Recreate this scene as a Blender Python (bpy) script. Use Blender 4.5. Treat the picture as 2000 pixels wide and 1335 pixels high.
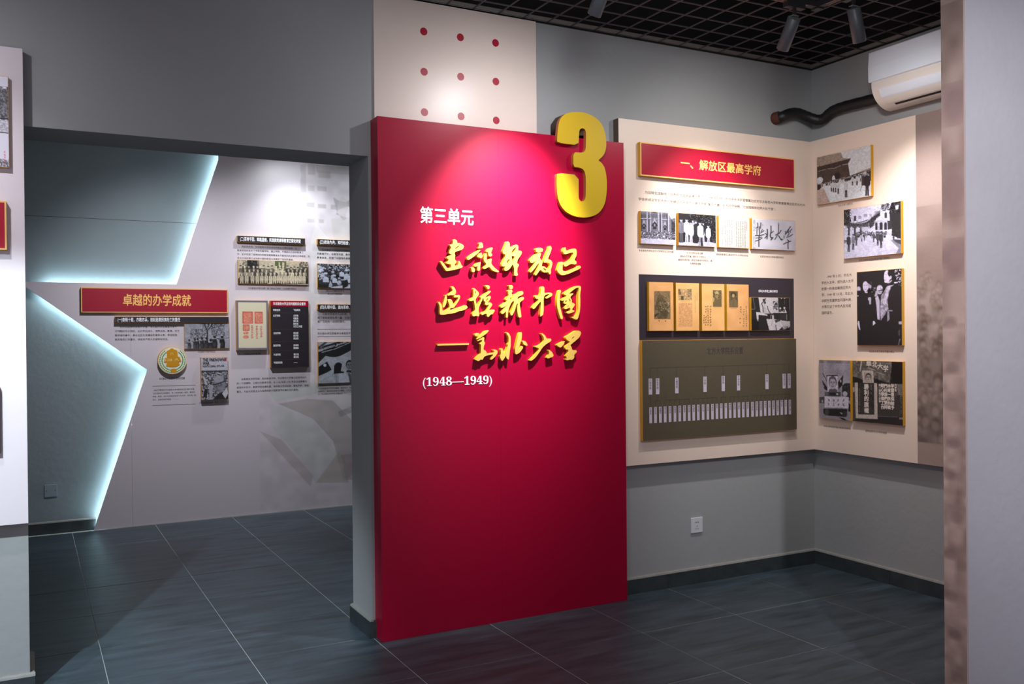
import bpy, bmesh, math, random
import numpy as np
from mathutils import Vector, Matrix

for o in list(bpy.data.objects): bpy.data.objects.remove(o)
S = bpy.context.scene
COL = S.collection
random.seed(4)
RNG = np.random.default_rng(4)

# ------------------------------------------------------------------ camera
F_PX, YAW, PITCH, ROLL = 1791.23, 0.487324, -0.006009, -0.009056
CAM = Vector((0, 0, 1.48))
_f = Vector((math.sin(YAW)*math.cos(PITCH), math.cos(YAW)*math.cos(PITCH), math.sin(PITCH)))
_r0 = Vector((math.cos(YAW), -math.sin(YAW), 0)); _u0 = _r0.cross(_f)
_r = _r0*math.cos(ROLL) + _u0*math.sin(ROLL); _u = _u0*math.cos(ROLL) - _r0*math.sin(ROLL)
cd = bpy.data.cameras.new('camera'); cam = bpy.data.objects.new('camera', cd); COL.objects.link(cam)
cd.sensor_width = 36; cd.lens = F_PX/2000*36; cd.clip_start = 0.05; cd.clip_end = 60
M = Matrix((_r, _u, -_f)).transposed().to_4x4(); M.translation = CAM
cam.matrix_world = M
S.camera = cam

# ------------------------------------------------------------------ world, exposure
S.view_settings.view_transform = 'Standard'; S.view_settings.look = 'None'
S.view_settings.gamma = 1; S.view_settings.use_curve_mapping = False
S.view_settings.exposure = EXPOSURE = 0.0
w = bpy.data.worlds.new('world'); S.world = w; w.use_nodes = True
w.node_tree.nodes['Background'].inputs[0].default_value = (0.90, 0.83, 0.95, 1)
w.node_tree.nodes['Background'].inputs[1].default_value = 0.54

def spot(loc, target, power, size=58, blend=0.7, color=(1, 0.97, 0.93), radius=0.03):
    l = bpy.data.lights.new('spot_lamp', 'SPOT'); l.energy = power; l.color = color
    l.spot_size = math.radians(size); l.spot_blend = blend; l.shadow_soft_size = radius
    o = bpy.data.objects.new('spot_lamp', l); COL.objects.link(o); o.location = loc
    o.rotation_euler = (Vector(target)-Vector(loc)).to_track_quat('-Z', 'Y').to_euler()
    return o
WARM = (1.0, 0.93, 0.84); NEUT = (0.97, 0.98, 1.0); COOL = (0.80, 0.93, 1.0)
# (track point x,y ; target ; power ; cone ; colour ; on which track direction)
HEADS = [
    ('red',   (2.30, 3.40), (2.20, 4.23, 1.94), 480, 56, (1, .95, .98), 'x', 34),
    ('beige', (3.42, 3.40), (3.57, 4.28, 1.96), 165, 60, (1, .95, .91), 'x', 26),
    ('side',  (3.58, 3.17), (4.45, 3.46, 1.96), 150, 60, (1, .96, .94), 'y', 20),
    ('left',  (-0.55, 3.40), (-0.35, 4.28, 1.6), 50, 80, (.97, .95, 1), 'x', 24),
    ('door',  (-0.84, 2.40), (0.45, 4.85, 0.0), 480, 40, COOL, 'z', 0),
    ('fill_wash',  (1.10, 0.90), (3.0, 4.33, 3.2), 120, 80, (.97, .98, 1), 'z', 0),  # added fill lamp behind the viewer, brightens the upper wall
    ('part',  (1.70, 0.30), (3.55, 2.09, 1.5), 250, 62, (.98, .96, 1), 'z', 0),
    ('strip', (1.30, 2.45), (2.90, 2.14, 1.1), 130, 74, (1, .90, .88), 'z', 0),  # added fill lamp out of view, brightens the mural strip
    ('farx',  (1.92, 7.25), (2.15, 7.83, 1.95), 45, 90, (.93, .98, 1), 'f', 20),
    ('fary',  (0.95, 5.90), (1.15, 7.83, 1.35), 150, 80, (.97, .95, 1), 'f', 26),
    ('farz',  (2.80, 7.25), (2.75, 7.83, 1.8), 26, 90, (.93, .98, 1), 'f', 12),
]

# ------------------------------------------------------------------ helpers
def lin(c):
    return tuple(((x/255)/12.92 if x/255 <= 0.04045 else ((x/255+0.055)/1.055)**2.4) for x in c)

def mat(name, rgb, rough=0.6, spec=0.5, noise=0.0, nscale=8, bump=0.0, bscale=60, metal=0, stretch=(1, 1, 1), emit=None):
    m = bpy.data.materials.new(name); m.use_nodes = True
    nt = m.node_tree; b = nt.nodes['Principled BSDF']
    c = lin(rgb)
    b.inputs['Base Color'].default_value = (*c, 1); b.inputs['Roughness'].default_value = rough
    b.inputs['Specular IOR Level'].default_value = spec; b.inputs['Metallic'].default_value = metal
    if noise or bump:
        tc = nt.nodes.new('ShaderNodeTexCoord'); mp = nt.nodes.new('ShaderNodeMapping')
        mp.inputs['Scale'].default_value = stretch
        g = nt.nodes.new('ShaderNodeNewGeometry')
        nt.links.new(g.outputs['Position'], mp.inputs['Vector'])
    if noise:
        n = nt.nodes.new('ShaderNodeTexNoise'); n.inputs['Scale'].default_value = nscale; n.inputs['Detail'].default_value = 6
        n.inputs['Roughness'].default_value = 0.65
        nt.links.new(mp.outputs[0], n.inputs['Vector'])
        r = nt.nodes.new('ShaderNodeMapRange'); r.inputs['From Min'].default_value = 0.3; r.inputs['From Max'].default_value = 0.7
        r.inputs['To Min'].default_value = 1-noise; r.inputs['To Max'].default_value = 1+noise
        nt.links.new(n.outputs['Fac'], r.inputs['Value'])
        x = nt.nodes.new('ShaderNodeVectorMath'); x.operation = 'SCALE'; x.inputs[0].default_value = c
        nt.links.new(r.outputs[0], x.inputs['Scale']); nt.links.new(x.outputs[0], b.inputs['Base Color'])
    if bump:
        n2 = nt.nodes.new('ShaderNodeTexNoise'); n2.inputs['Scale'].default_value = bscale; n2.inputs['Detail'].default_value = 4
        nt.links.new(mp.outputs[0], n2.inputs['Vector'])
        bu = nt.nodes.new('ShaderNodeBump'); bu.inputs['Strength'].default_value = bump; bu.inputs['Distance'].default_value = 0.004
        nt.links.new(n2.outputs['Fac'], bu.inputs['Height']); nt.links.new(bu.outputs[0], b.inputs['Normal'])
    if emit:
        b.inputs['Emission Color'].default_value = (*emit[0], 1); b.inputs['Emission Strength'].default_value = emit[1]
    return m

def print_mat(name, rough=0.5):
    m = bpy.data.materials.new(name); m.use_nodes = True; nt = m.node_tree
    a = nt.nodes.new('ShaderNodeAttribute'); a.attribute_name = 'Col'
    b = nt.nodes['Principled BSDF']; nt.links.new(a.outputs['Color'], b.inputs['Base Color'])
    b.inputs['Roughness'].default_value = rough
    return m

M_WALL = mat('grey_wall_paint', (153, 156, 157), 0.85, 0.3, noise=0.035, nscale=1.6, bump=0.35, bscale=26)
M_WALLF = mat('led_tinted_grey_wall_paint', (134, 147, 152), 0.85, 0.3, noise=0.05, nscale=2.2, bump=0.6, bscale=20)  # far wall's grey paint, with the LED's teal light put into the colour
M_WALL2 = mat('pale_grey_wall_paint', (168, 168, 174), 0.8, 0.3, noise=0.04, nscale=3, bump=0.5, bscale=30)
M_RED = mat('red_panel_film', (158, 0, 46), 0.36, 0.3, bump=0.05, bscale=220)
M_CREAM = mat('cream_panel_film', (222, 204, 190), 0.42, 0.5, noise=0.01, nscale=40, bump=0.04, bscale=220)
M_CREAM2 = mat('cream_plain_film', (220, 206, 196), 0.36, 0.5, noise=0.01, nscale=40)
M_LILAC = mat('pale_lilac_panel_film', (206, 199, 207), 0.42, 0.5, noise=0.01, nscale=40)
M_LEFT = mat('pale_white_panel_film', (216, 208, 214), 0.45, 0.5, noise=0.01, nscale=40)
M_DARKEDGE = mat('brown_panel_edge', (88, 74, 62), 0.7)
M_GOLD = mat('golden_board_edge', (205, 150, 22), 0.5)
M_GOLDRIM = mat('pale_gold_rim', (232, 186, 110), 0.5)
M_LETTER = mat('gold_raised_letter', (208, 172, 82), 0.45)
M_LSIDE = mat('ochre_letter', (214, 176, 20), 0.5)
M_BIG3 = mat('yellow_numeral', (196, 164, 16), 0.5)
M_3SIDE = mat('brown_numeral_edge', (170, 100, 50), 0.6)
M_WHITE = mat('white_print', (236, 238, 242), 0.5)
M_GTEXT = mat('gold_print', (248, 196, 104), 0.5)
M_INK = mat('black_print', (46, 42, 46), 0.6)
M_INK2 = mat('dark_grey_print', (74, 68, 70), 0.6)
M_SIGN = mat('crimson_sign_film', (160, 0, 40), 0.4)
M_BLACK = mat('black_board_film', (44, 38, 46), 0.4)
M_BLACK2 = mat('dark_plum_film', (48, 42, 52), 0.42)
M_OLIVE = mat('olive_board_film', (80, 72, 56), 0.55, noise=0.05, nscale=60)
M_PLATE = mat('lilac_name_plate', (188, 180, 196), 0.5)
M_TILE = mat('slate_floor_tile', (58, 72, 81), 0.38, 0.5, noise=0.55, nscale=2.4, stretch=(1.0, 6, 1), bump=0.08, bscale=30)
M_GROUT = mat('pale_grout', (176, 184, 182), 0.8)
M_BASE = mat('dark_skirting_tile', (52, 60, 63), 0.45, noise=0.3, nscale=12)
M_LIP = mat('pale_mortar', (140, 140, 136), 0.9, noise=0.1, nscale=30)
M_GRID = mat('dark_ceiling_grid', (84, 77, 82), 0.5)
M_VOID = mat('black_ceiling_void', (8, 8, 10), 0.9)
M_LITWALL = mat('lit_wall_grey_strip', (128, 122, 116), 0.8)
M_LAMP = mat('black_lamp_enamel', (78, 84, 90), 0.42, noise=0.06, nscale=50)
M_LAMPT = mat('grey_lamp_cap', (112, 120, 116), 0.5)
M_LENS = mat('lit_lens', (250, 250, 245), 0.3, emit=((1, .97, .92), 12))
M_TRACK = mat('dark_track', (40, 40, 44), 0.4)
M_COPPER = mat('track_conductor', (170, 128, 110), 0.4)
M_AC = mat('white_plastic', (224, 234, 246), 0.35)
M_ACLOW = mat('ivory_plastic', (224, 219, 212), 0.4)
M_SLOT = mat('black_gap', (14, 13, 14), 0.8)
M_HOSE = mat('black_tape_wrap', (22, 21, 24), 0.5, bump=0.5, bscale=50)
M_RUST = mat('rusty_foam', (88, 48, 34), 0.8, noise=0.2, nscale=60, bump=0.5, bscale=90)
M_SOCKET = mat('white_socket_plastic', (206, 210, 218), 0.4)
M_GREYSOCK = mat('grey_metal_plate', (136, 150, 160), 0.35, noise=0.03, nscale=80)
M_LED = mat('led_diffuser', (240, 250, 250), 0.5, emit=((0.70, 0.94, 1.0), 34))
M_PRINT = print_mat('photographic_print'); M_MURAL = print_mat('mural_print', 0.42)
M_BROWN = mat('brown_backing', (66, 50, 42), 0.7)

def mesh_obj(name, me, m, parent=None, loc=None):
    o = bpy.data.objects.new(name, me); COL.objects.link(o)
    if m is not None and not me.materials: me.materials.append(m)
    if parent is not None:
        o.parent = parent
        if loc is None and parent.parent is None and parent.type == 'EMPTY': o.location = -Vector(parent.location)
    if loc is not None: o.location = loc
    return o

def pydata(name, vs, fs, m, parent=None, loc=None):
    me = bpy.data.meshes.new(name); me.from_pydata([tuple(v) for v in vs], [], fs); me.update()
    return mesh_obj(name, me, m, parent, loc)

def boxes(name, bl, m, parent=None, loc=None):
    vs, fs = [], []
    for (x0, x1, y0, y1, z0, z1) in bl:
        n = len(vs)
        vs += [(x0, y0, z0), (x1, y0, z0), (x1, y1, z0), (x0, y1, z0), (x0, y0, z1), (x1, y0, z1), (x1, y1, z1), (x0, y1, z1)]
        fs += [tuple(n+i for i in f) for f in ((0, 3, 2, 1), (4, 5, 6, 7), (0, 1, 5, 4), (1, 2, 6, 5), (2, 3, 7, 6), (3, 0, 4, 7))]
    return pydata(name, vs, fs, m, parent, loc)

def bevel(o, w=0.004, seg=2):
    bm = bmesh.new(); bm.from_mesh(o.data)
    bmesh.ops.bevel(bm, geom=bm.edges[:], offset=w, segments=seg, affect='EDGES', profile=0.6)
    bm.to_mesh(o.data); bm.free(); return o

def thing(name, label, cat, loc, group=None):
    o = bpy.data.objects.new(name, None); COL.objects.link(o); o.empty_display_size = 0.05
    o.location = loc; o['label'] = label; o['category'] = cat
    if group: o['group'] = group
    return o

def struct(o, kind='structure'):
    o['kind'] = kind; return o

class Frame:
    """a wall face: u runs to the right along it, v is up, d comes out of it"""
    def __init__(s, axis, at): s.a, s.at = axis, at
    def p(s, u, v, d=0.0):
        return Vector((u, s.at-d, v)) if s.a == 'Y' else Vector((s.at-d, -u, v))
    def px(s, x, y, d=0.0):
        ray = _f + _r*((x-1000)/F_PX) - _u*((y-667.5)/F_PX)
        if s.a == 'Y':
            q = CAM + ray*((s.at-d)/ray.y); return (q.x, q.z)
        q = CAM + ray*((s.at-d)/ray.x); return (-q.y, q.z)
BACK = Frame('Y', 4.33); SIDE = Frame('X', 4.50); FAR = Frame('Y', 7.83); LEFTF = BACK

def crop(ox, oy, sc):
    return lambda p: (ox+p[0]/sc, oy+p[1]/sc)

def fbox(name, fr, u0, v0, u1, v1, d0, d1, m, parent=None):
    a, b = fr.p(u0, v0, d0), fr.p(u1, v1, d1)
    return boxes(name, [(min(a.x, b.x), max(a.x, b.x), min(a.y, b.y), max(a.y, b.y), min(a.z, b.z), max(a.z, b.z))], m, parent)

def _to_frame(me, fr, fn):
    n = len(me.vertices); co = np.empty(n*3, np.float32); me.vertices.foreach_get('co', co); co = co.reshape(-1, 3)
    x, y, z = fn(co[:, 0], co[:, 1], co[:, 2])
    out = np.stack([x, fr.at-z, y], 1) if fr.a == 'Y' else np.stack([fr.at-z, -x, y], 1)
    me.vertices.foreach_set('co', out.astype(np.float32).ravel()); me.update()

def text(name, fr, body, u, v, p, m, d, parent, lp=None, bold=0.0, sx=1.0, align='LEFT', res=1, ext=0.0, fit=None, label=None):
    """p: character pitch; v: centre height of the first line; fit=(u0,u1): stretch to that span"""
    c = bpy.data.curves.new(name, 'FONT'); c.body = body; c.resolution_u = res
    c.extrude = ext/p if ext else 0; c.align_x = align
    if lp: c.space_line = lp/p
    o = bpy.data.objects.new('tmp', c); COL.objects.link(o)
    me = bpy.data.meshes.new_from_object(o); bpy.data.objects.remove(o); bpy.data.curves.remove(c)
    me.materials.clear()
    if bold > 0:
        bm = bmesh.new(); bm.from_mesh(me); src = bm.faces[:]
        for k, (ax, ay) in enumerate(((bold, bold*.5), (-bold, -bold*.5), (-bold*.4, bold), (bold*.4, -bold)) if bold > .013 else ((bold, bold*.3), (-bold, -bold*.3))):
            r_ = bmesh.ops.duplicate(bm, geom=src)
            bmesh.ops.translate(bm, vec=(ax, ay, (k+1)*.00003/p), verts=[g_ for g_ in r_['geom'] if isinstance(g_, bmesh.types.BMVert)])
        bm.to_mesh(me); bm.free()
    if fit:
        n = len(me.vertices); co = np.empty(n*3, np.float32); me.vertices.foreach_get('co', co)
        a, b = co[0::3].min(), co[0::3].max(); k = (fit[1]-fit[0])/(b-a)
        _to_frame(me, fr, lambda x, y, z: (fit[0]+(x-a)*k, v+(y-.36)*p, d+z*p))
    else:
        _to_frame(me, fr, lambda x, y, z: (u+x*p*sx, v+(y-.36)*p, d+z*p))
    o = mesh_obj(name, me, m, parent)
    if label: o['label'] = label
    return o

def outline(name, fr, polys, d0, d1, m, parent, bev=0.0015, side=None):
    """polys: outer rings and holes in (u,v); extruded between d0 and d1"""
    c = bpy.data.curves.new(name, 'CURVE'); c.dimensions = '2D'; c.fill_mode = 'BOTH'
    us = [q[0] for r in polys for q in r]; vs = [q[1] for r in polys for q in r]
    cu, cv = sum(us)/len(us), sum(vs)/len(vs)
    for ring in polys:
        s = c.splines.new('POLY'); s.points.add(len(ring)-1); s.use_cyclic_u = True
        for q, pt in zip(ring, s.points): pt.co = (q[0]-cu, q[1]-cv, 0, 1)
    c.extrude = (d1-d0)/2
    o = bpy.data.objects.new('tmp', c); COL.objects.link(o)
    me = bpy.data.meshes.new_from_object(o); bpy.data.objects.remove(o); bpy.data.curves.remove(c)
    me.materials.clear()
    me.materials.append(m)
    if side:
        me.materials.append(side)
        for pl in me.polygons:
            if abs(pl.normal.z) < 0.5: pl.material_index = 1
    _to_frame(me, fr, lambda x, y, z: (x+cu, y+cv, z+(d0+d1)/2))
    return mesh_obj(name, me, None, parent)

def smooth(pts, it=2):
    for _ in range(it):
        q = []
        for i in range(len(pts)):
            a, b = pts[i], pts[(i+1) % len(pts)]
            q += [(a[0]*.8+b[0]*.2, a[1]*.8+b[1]*.2), (a[0]*.2+b[0]*.8, a[1]*.2+b[1]*.8)]
        pts = q
    return pts

# ------------------------------------------------------------------ print rasters (colour stored on a fine mesh)
def vnoise(h, w, cell):
    gh, gw = int(h/cell)+3, int(w/cell)+3
    g = RNG.random((gh, gw)); y = np.arange(h)/cell; x = np.arange(w)/cell
    yi, xi = y.astype(int), x.astype(int); fy, fx = (y-yi)[:, None], (x-xi)[None, :]
    fy, fx = fy*fy*(3-2*fy), fx*fx*(3-2*fx)
    a = g[np.ix_(yi, xi)]; b = g[np.ix_(yi, xi+1)]; c = g[np.ix_(yi+1, xi)]; d = g[np.ix_(yi+1, xi+1)]
    return (a*(1-fx)+b*fx)*(1-fy)+(c*(1-fx)+d*fx)*fy

class Canvas:
    """a picture drawn in the coordinates of a quad TL TR BR BL"""
    def __init__(s, quad, w, base, tint=(1, 1, 1), ss=2):
        (a, b, c, d) = quad; s.q = quad; w = int(w*1.35)
        s.xl, s.xr = (a[0]+d[0])/2, (b[0]+c[0])/2; s.tl, s.tr, s.br, s.bl = a[1], b[1], c[1], d[1]
        asp = ((s.bl-s.tl)+(s.br-s.tr))/2/(s.xr-s.xl)
        s.w, s.h = w*ss, max(4, int(w*ss*asp)); s.ss = ss; s.tint = np.array(tint)
        s.im = np.ones((s.h, s.w, 3))*s.c(base); s.k = s.w/(s.xr-s.xl)
    def c(s, g):
        return np.array(g, float) if isinstance(g, (tuple, list)) else s.tint*float(g)
    def t(s, p):
        u = (p[0]-s.xl)/(s.xr-s.xl); yt = s.tl+(s.tr-s.tl)*u; yb = s.bl+(s.br-s.bl)*u
        return u*s.w, (p[1]-yt)/(yb-yt)*s.h
    def _blend(s, mask, x0, y0, g, al):
        h, w = mask.shape; reg = s.im[y0:y0+h, x0:x0+w]; mk = (mask*al)[..., None]
        reg[:] = reg*(1-mk)+s.c(g)*mk
    def _box(s, xs, ys, pad=1):
        x0, x1 = max(0, int(min(xs)-pad)), min(s.w, int(max(xs)+pad)+2); y0, y1 = max(0, int(min(ys)-pad)), min(s.h, int(max(ys)+pad)+2)
        return x0, x1, y0, y1
    def P(s, pts, g, al=1.0, raw=False):
        q = pts if raw else [s.t(p) for p in pts]
        x0, x1, y0, y1 = s._box([p[0] for p in q], [p[1] for p in q])
        if x1 <= x0 or y1 <= y0: return s
        X, Y = np.meshgrid(np.arange(x0, x1)+.5, np.arange(y0, y1)+.5); ins = np.zeros(X.shape, bool)
        for i in range(len(q)):
            (ax, ay), (bx, by) = q[i], q[i-1]
            if ay == by: continue
            ins ^= ((ay > Y) != (by > Y)) & (X < (bx-ax)*(Y-ay)/(by-ay)+ax)
        s._blend(ins.astype(float), x0, y0, g, al); return s
    def R(s, x0, y0, x1, y1, g, al=1.0): return s.P([(x0, y0), (x1, y0), (x1, y1), (x0, y1)], g, al)
    def E(s, x, y, rx, ry, g, al=1.0, soft=0.25):
        cx, cy = s.t((x, y)); a, b = rx*s.k, ry*s.k
        x0, x1, y0, y1 = s._box([cx-a, cx+a], [cy-b, cy+b])
        if x1 <= x0 or y1 <= y0: return s
        X, Y = np.meshgrid(np.arange(x0, x1)+.5, np.arange(y0, y1)+.5)
        r = np.sqrt(((X-cx)/a)**2+((Y-cy)/b)**2)
        s._blend(np.clip((1-r)/soft+.5, 0, 1) if soft > .3 else np.clip((1-r)*min(a, b)+.5, 0, 1), x0, y0, g, al); return s
    def L(s, pts, w, g, al=1.0):
        q = [s.t(p) for p in pts]; w = max(w*s.k, 0.9)/2
        x0, x1, y0, y1 = s._box([p[0] for p in q], [p[1] for p in q], w+2)
        if x1 <= x0 or y1 <= y0: return s
        X, Y = np.meshgrid(np.arange(x0, x1)+.5, np.arange(y0, y1)+.5); D = np.full(X.shape, 1e9)
        for (ax, ay), (bx, by) in zip(q, q[1:]):
            dx, dy = bx-ax, by-ay; t = np.clip(((X-ax)*dx+(Y-ay)*dy)/(dx*dx+dy*dy+1e-9), 0, 1)
            D = np.minimum(D, np.hypot(X-ax-t*dx, Y-ay-t*dy))
        s._blend(np.clip(w-D+.5, 0, 1), x0, y0, g, al); return s
    def N(s, x0, y0, x1, y1, cell, amp, bias=0.0, al=1.0):
        a, b = s.t((x0, y0)), s.t((x1, y1)); X0, X1 = max(0, int(min(a[0], b[0]))), min(s.w, int(max(a[0], b[0]))); Y0, Y1 = max(0, int(min(a[1], b[1]))), min(s.h, int(max(a[1], b[1])))
        if X1 <= X0 or Y1 <= Y0: return s
        n = vnoise(Y1-Y0, X1-X0, max(1.2, cell*s.k))-.5+bias
        s.im[Y0:Y1, X0:X1] += (n*amp*2)[..., None]*s.tint; return s
    def crowd(s, x0, x1, y0, y1, n, r, lo=0.1, hi=0.95, slope=0.0):
        for i in range(n):
            x = random.uniform(x0, x1); y = y0+(y1-y0)*(i/n)+slope*(x-x0)
            s.E(x, y+r*1.6, r*1.1, r*1.7, random.choice((lo, hi, (lo+hi)/2, lo))); s.E(x, y, r*.62, r*.75, random.choice((hi, hi*.8))); s.E(x, y-r*.45, r*.62, r*.4, lo)
        return s
    def man(s, x, y, h, body, legs, skin=.85, hair=.12, wide=1.0):
        """y: top of the head, h: full height"""
        k = h/7.2; w = k*wide
        s.P([(x-.35*w, y+4*k), (x-.5*w, y+7.1*k), (x-.08*w, y+7.1*k), (x, y+4.4*k), (x+.08*w, y+7.1*k), (x+.5*w, y+7.1*k), (x+.4*w, y+4*k)], legs)
        s.P([(x-.25*w, y+1.05*k), (x+.25*w, y+1.05*k), (x+.8*w, y+1.5*k), (x+.85*w, y+3.7*k), (x+.55*w, y+4.3*k), (x-.55*w, y+4.3*k), (x-.85*w, y+3.7*k), (x-.8*w, y+1.5*k)], body)
        b2 = tuple(v*.72 for v in body) if isinstance(body, tuple) else (body*.74 if body > .3 else body+.12)
        for q_ in (-1, 1):
            s.L([(x+q_*.52*w, y+2.0*k), (x+q_*.56*w, y+3.9*k)], .12*k, b2, .8); s.L([(x+q_*.2*w, y+1.15*k), (x, y+1.6*k)], .1*k, b2, .8)
        s.L([(x, y+1.6*k), (x, y+4.1*k)], .08*k, b2, .8); s.L([(x-.5*w, y+3.1*k), (x+.5*w, y+3.05*k)], .07*k, b2, .5); s.E(x+.3*w, y+2.9*k, .25*w, 1.0*k, b2, .35, soft=.6)
        s.E(x, y+.55*k, .4*w, .52*k, skin); s.E(x, y+.2*k, .42*w, .28*k, hair)
        for q_ in (-1, 1): s.E(x+q_*.16*w, y+.55*k, .1*w, .06*k, .3, .8)
        s.L([(x-.12*w, y+.85*k), (x+.12*w, y+.85*k)], .06*k, .35, .7); s.E(x+.28*w, y+.65*k, .14*w, .3*k, .45, .4, soft=.6); return s
    def face(s, x, y, rx, ry, skin, hair, dark=None):
        dark = dark if dark is not None else skin*.45
        s.E(x, y-ry*.15, rx*1.12, ry*1.05, hair); s.E(x, y+ry*.08, rx*.92, ry*.95, skin); s.P([(x-rx*.95, y-ry*.45), (x-rx*.4, y-ry*.75), (x+rx*.5, y-ry*.75), (x+rx*.95, y-ry*.4), (x+rx*.7, y-ry), (x-rx*.7, y-ry)], hair)
        for k in (-1, 1):
            s.L([(x+k*rx*.6, y-ry*.2), (x+k*rx*.2, y-ry*.22)], ry*.09, hair); s.E(x+k*rx*.4, y-ry*.05, rx*.17, ry*.07, dark)
        s.L([(x, y-ry*.05), (x+rx*.06, y+ry*.28), (x-rx*.12, y+ry*.32)], ry*.06, dark); s.L([(x-rx*.3, y+ry*.55), (x+rx*.3, y+ry*.55)], ry*.09, dark); return s
    def cols(s, xs, y0, y1, w, h, g, dens=0.8, seed=1, al=1.0):
        rr = random.Random(seed)
        for x in xs:
            y = y0
            while y < y1:
                if rr.random() < dens:
                    for _ in range(4):
                        if rr.random() < .5: s.L([(x+rr.uniform(-w, 0), y+rr.uniform(0, h)), (x+rr.uniform(0, w), y+rr.uniform(0, h))], h*.11, g, al)
                        else: s.L([(x+rr.uniform(-w, w), y+rr.uniform(0, h*.4)), (x+rr.uniform(-w, w), y+rr.uniform(h*.6, h))], h*.11, g, al)
                y += h*1.3
        return s
    def done(s, grain=0.02, tex=0.0):
        im = s.im
        if tex:
            n = vnoise(s.h, s.w, 3.2*s.ss/2)*.6+vnoise(s.h, s.w, 7*s.ss/2)*.4-.5; im = im*(1+(n*2*tex)[..., None])+(n*tex*.25)[..., None]
        for _ in range(1 if s.ss > 1 else 0):
            im = (im+np.roll(im, 1, 0)+np.roll(im, 1, 1)+np.roll(np.roll(im, 1, 0), 1, 1))/4
        if s.ss > 1:
            H, W = im.shape[0]//s.ss*s.ss, im.shape[1]//s.ss*s.ss
            im = im[:H, :W].reshape(H//s.ss, s.ss, W//s.ss, s.ss, 3).mean((1, 3))
        if tex: im = im*.86
        im = im+(RNG.random(im.shape[:2])-.5)[..., None]*grain
        return np.clip(im, 0.005, 1)

def print_mesh(name, fr, im, rect, d, parent, m=None, label=None):
    h, w = im.shape[:2]; u0, v0, u1, v1 = rect
    U, V = np.meshgrid(np.linspace(u0, u1, w), np.linspace(v1, v0, h)); D = np.full(U.shape, d)
    co = (np.stack([U, fr.at-D, V], -1) if fr.a == 'Y' else np.stack([fr.at-D, -U, V], -1)).reshape(-1, 3)
    i = np.arange(h*w).reshape(h, w); f = np.stack([i[:-1, :-1], i[1:, :-1], i[1:, 1:], i[:-1, 1:]], -1).reshape(-1, 4)
    me = bpy.data.meshes.new(name); me.vertices.add(h*w); me.vertices.foreach_set('co', co.astype(np.float32).ravel())
    me.loops.add(f.size); me.loops.foreach_set('vertex_index', f.astype(np.int32).ravel())
    me.polygons.add(len(f)); me.polygons.foreach_set('loop_start', np.arange(0, f.size, 4, dtype=np.int32)); me.update(calc_edges=True)
    a = me.color_attributes.new('Col', 'FLOAT_COLOR', 'POINT')
    lc = np.where(im <= .04045, im/12.92, ((im+.055)/1.055)**2.4); rgba = np.ones((h*w, 4), np.float32); rgba[:, :3] = lc.reshape(-1, 3)
    a.data.foreach_set('color', rgba.ravel())
    o = mesh_obj(name, me, m or M_PRINT, parent)
    if label: o['label'] = label
    return o

def qrect(fr, quad, d):
    (a, b, c, e) = [fr.px(*q, d) for q in quad]
    return ((a[0]+e[0])/2, (e[1]+c[1])/2, (b[0]+c[0])/2, (a[1]+b[1])/2)

def board(name, label, cat, fr, quad, d0, th, face=None, im=None, side=None, inset=0.0012, group=None, rect=None):
    rc = rect or qrect(fr, quad, d0+th); u0, v0, u1, v1 = rc
    t = thing(name, label, cat, fr.p((u0+u1)/2, v0, d0), group)
    fbox('backing', fr, u0, v0, u1, v1, d0+0.0002, d0+th, side or M_GOLD, t)
    i = inset
    if im is not None: print_mesh('print', fr, im, (u0+i, v0+i, u1-i, v1-i), d0+th+0.0006, t)
    elif face is not None: fbox('face', fr, u0+i, v0+i, u1-i, v1-i, d0+th, d0+th+0.0008, face, t)
    return t, rc

# ================================================================== STRUCTURE
WT = 3.2
struct(boxes('wall_back', [(-4.2, 0.0, 4.33, 4.63, 0, WT), (0.0, 1.5, 4.33, 4.63, 2.375, WT), (1.5, 4.9, 4.33, 4.63, 0, WT)], M_WALL))
struct(boxes('wall_right', [(4.5, 4.8, 2.18, 4.33, 0, WT)], M_WALL))
struct(boxes('wall_front', [(2.908, 4.8, 2.09, 2.18, 0, 3.5)], M_WALL2))
struct(boxes('wall_far', [(-2.7, 5.1, 7.90, 8.1, 0, 3.6)], M_WALLF))
struct(boxes('wall_far_left', [(-2.7, -2.5, 4.63, 7.90, 0, 3.6)], M_WALL))
struct(boxes('wall_far_right', [(4.9, 5.1, 4.33, 7.90, 0, 3.6)], M_WALL))
ceil = bpy.data.objects.new('ceiling', None); COL.objects.link(ceil); struct(ceil)
boxes('void_lining', [(-4.2, 4.9, 4.33, 4.63, WT, 3.6), (4.5, 4.8, 2.18, 4.33, WT, 3.6)], M_VOID, ceil)
boxes('ceiling_slab', [(-4.2, 5.1, -0.6, 8.1, 3.6, 3.7)], M_VOID, ceil)
me_x = boxes('grid_bar', [(0, 5.7, -.003, .003, 0, .006)], M_GRID, ceil, (-1.2, 4.2, 3.186)); first = True
for k in range(26):
    y = 4.20-.15*k
    if k == 0: continue
    mesh_obj('grid_bar', me_x.data, M_GRID, ceil, (-1.2, y, 3.186))
me_y = None
for k in range(38):
    x = 4.33-.15*k
    if me_y is None:
        me_y = boxes('grid_bar', [(-.003, .003, 0, 3.88, 0, .006)], M_GRID, ceil, (x, .45, 3.1865))
    else: mesh_obj('grid_bar', me_y.data, M_GRID, ceil, (x, .45, 3.1865))
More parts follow.
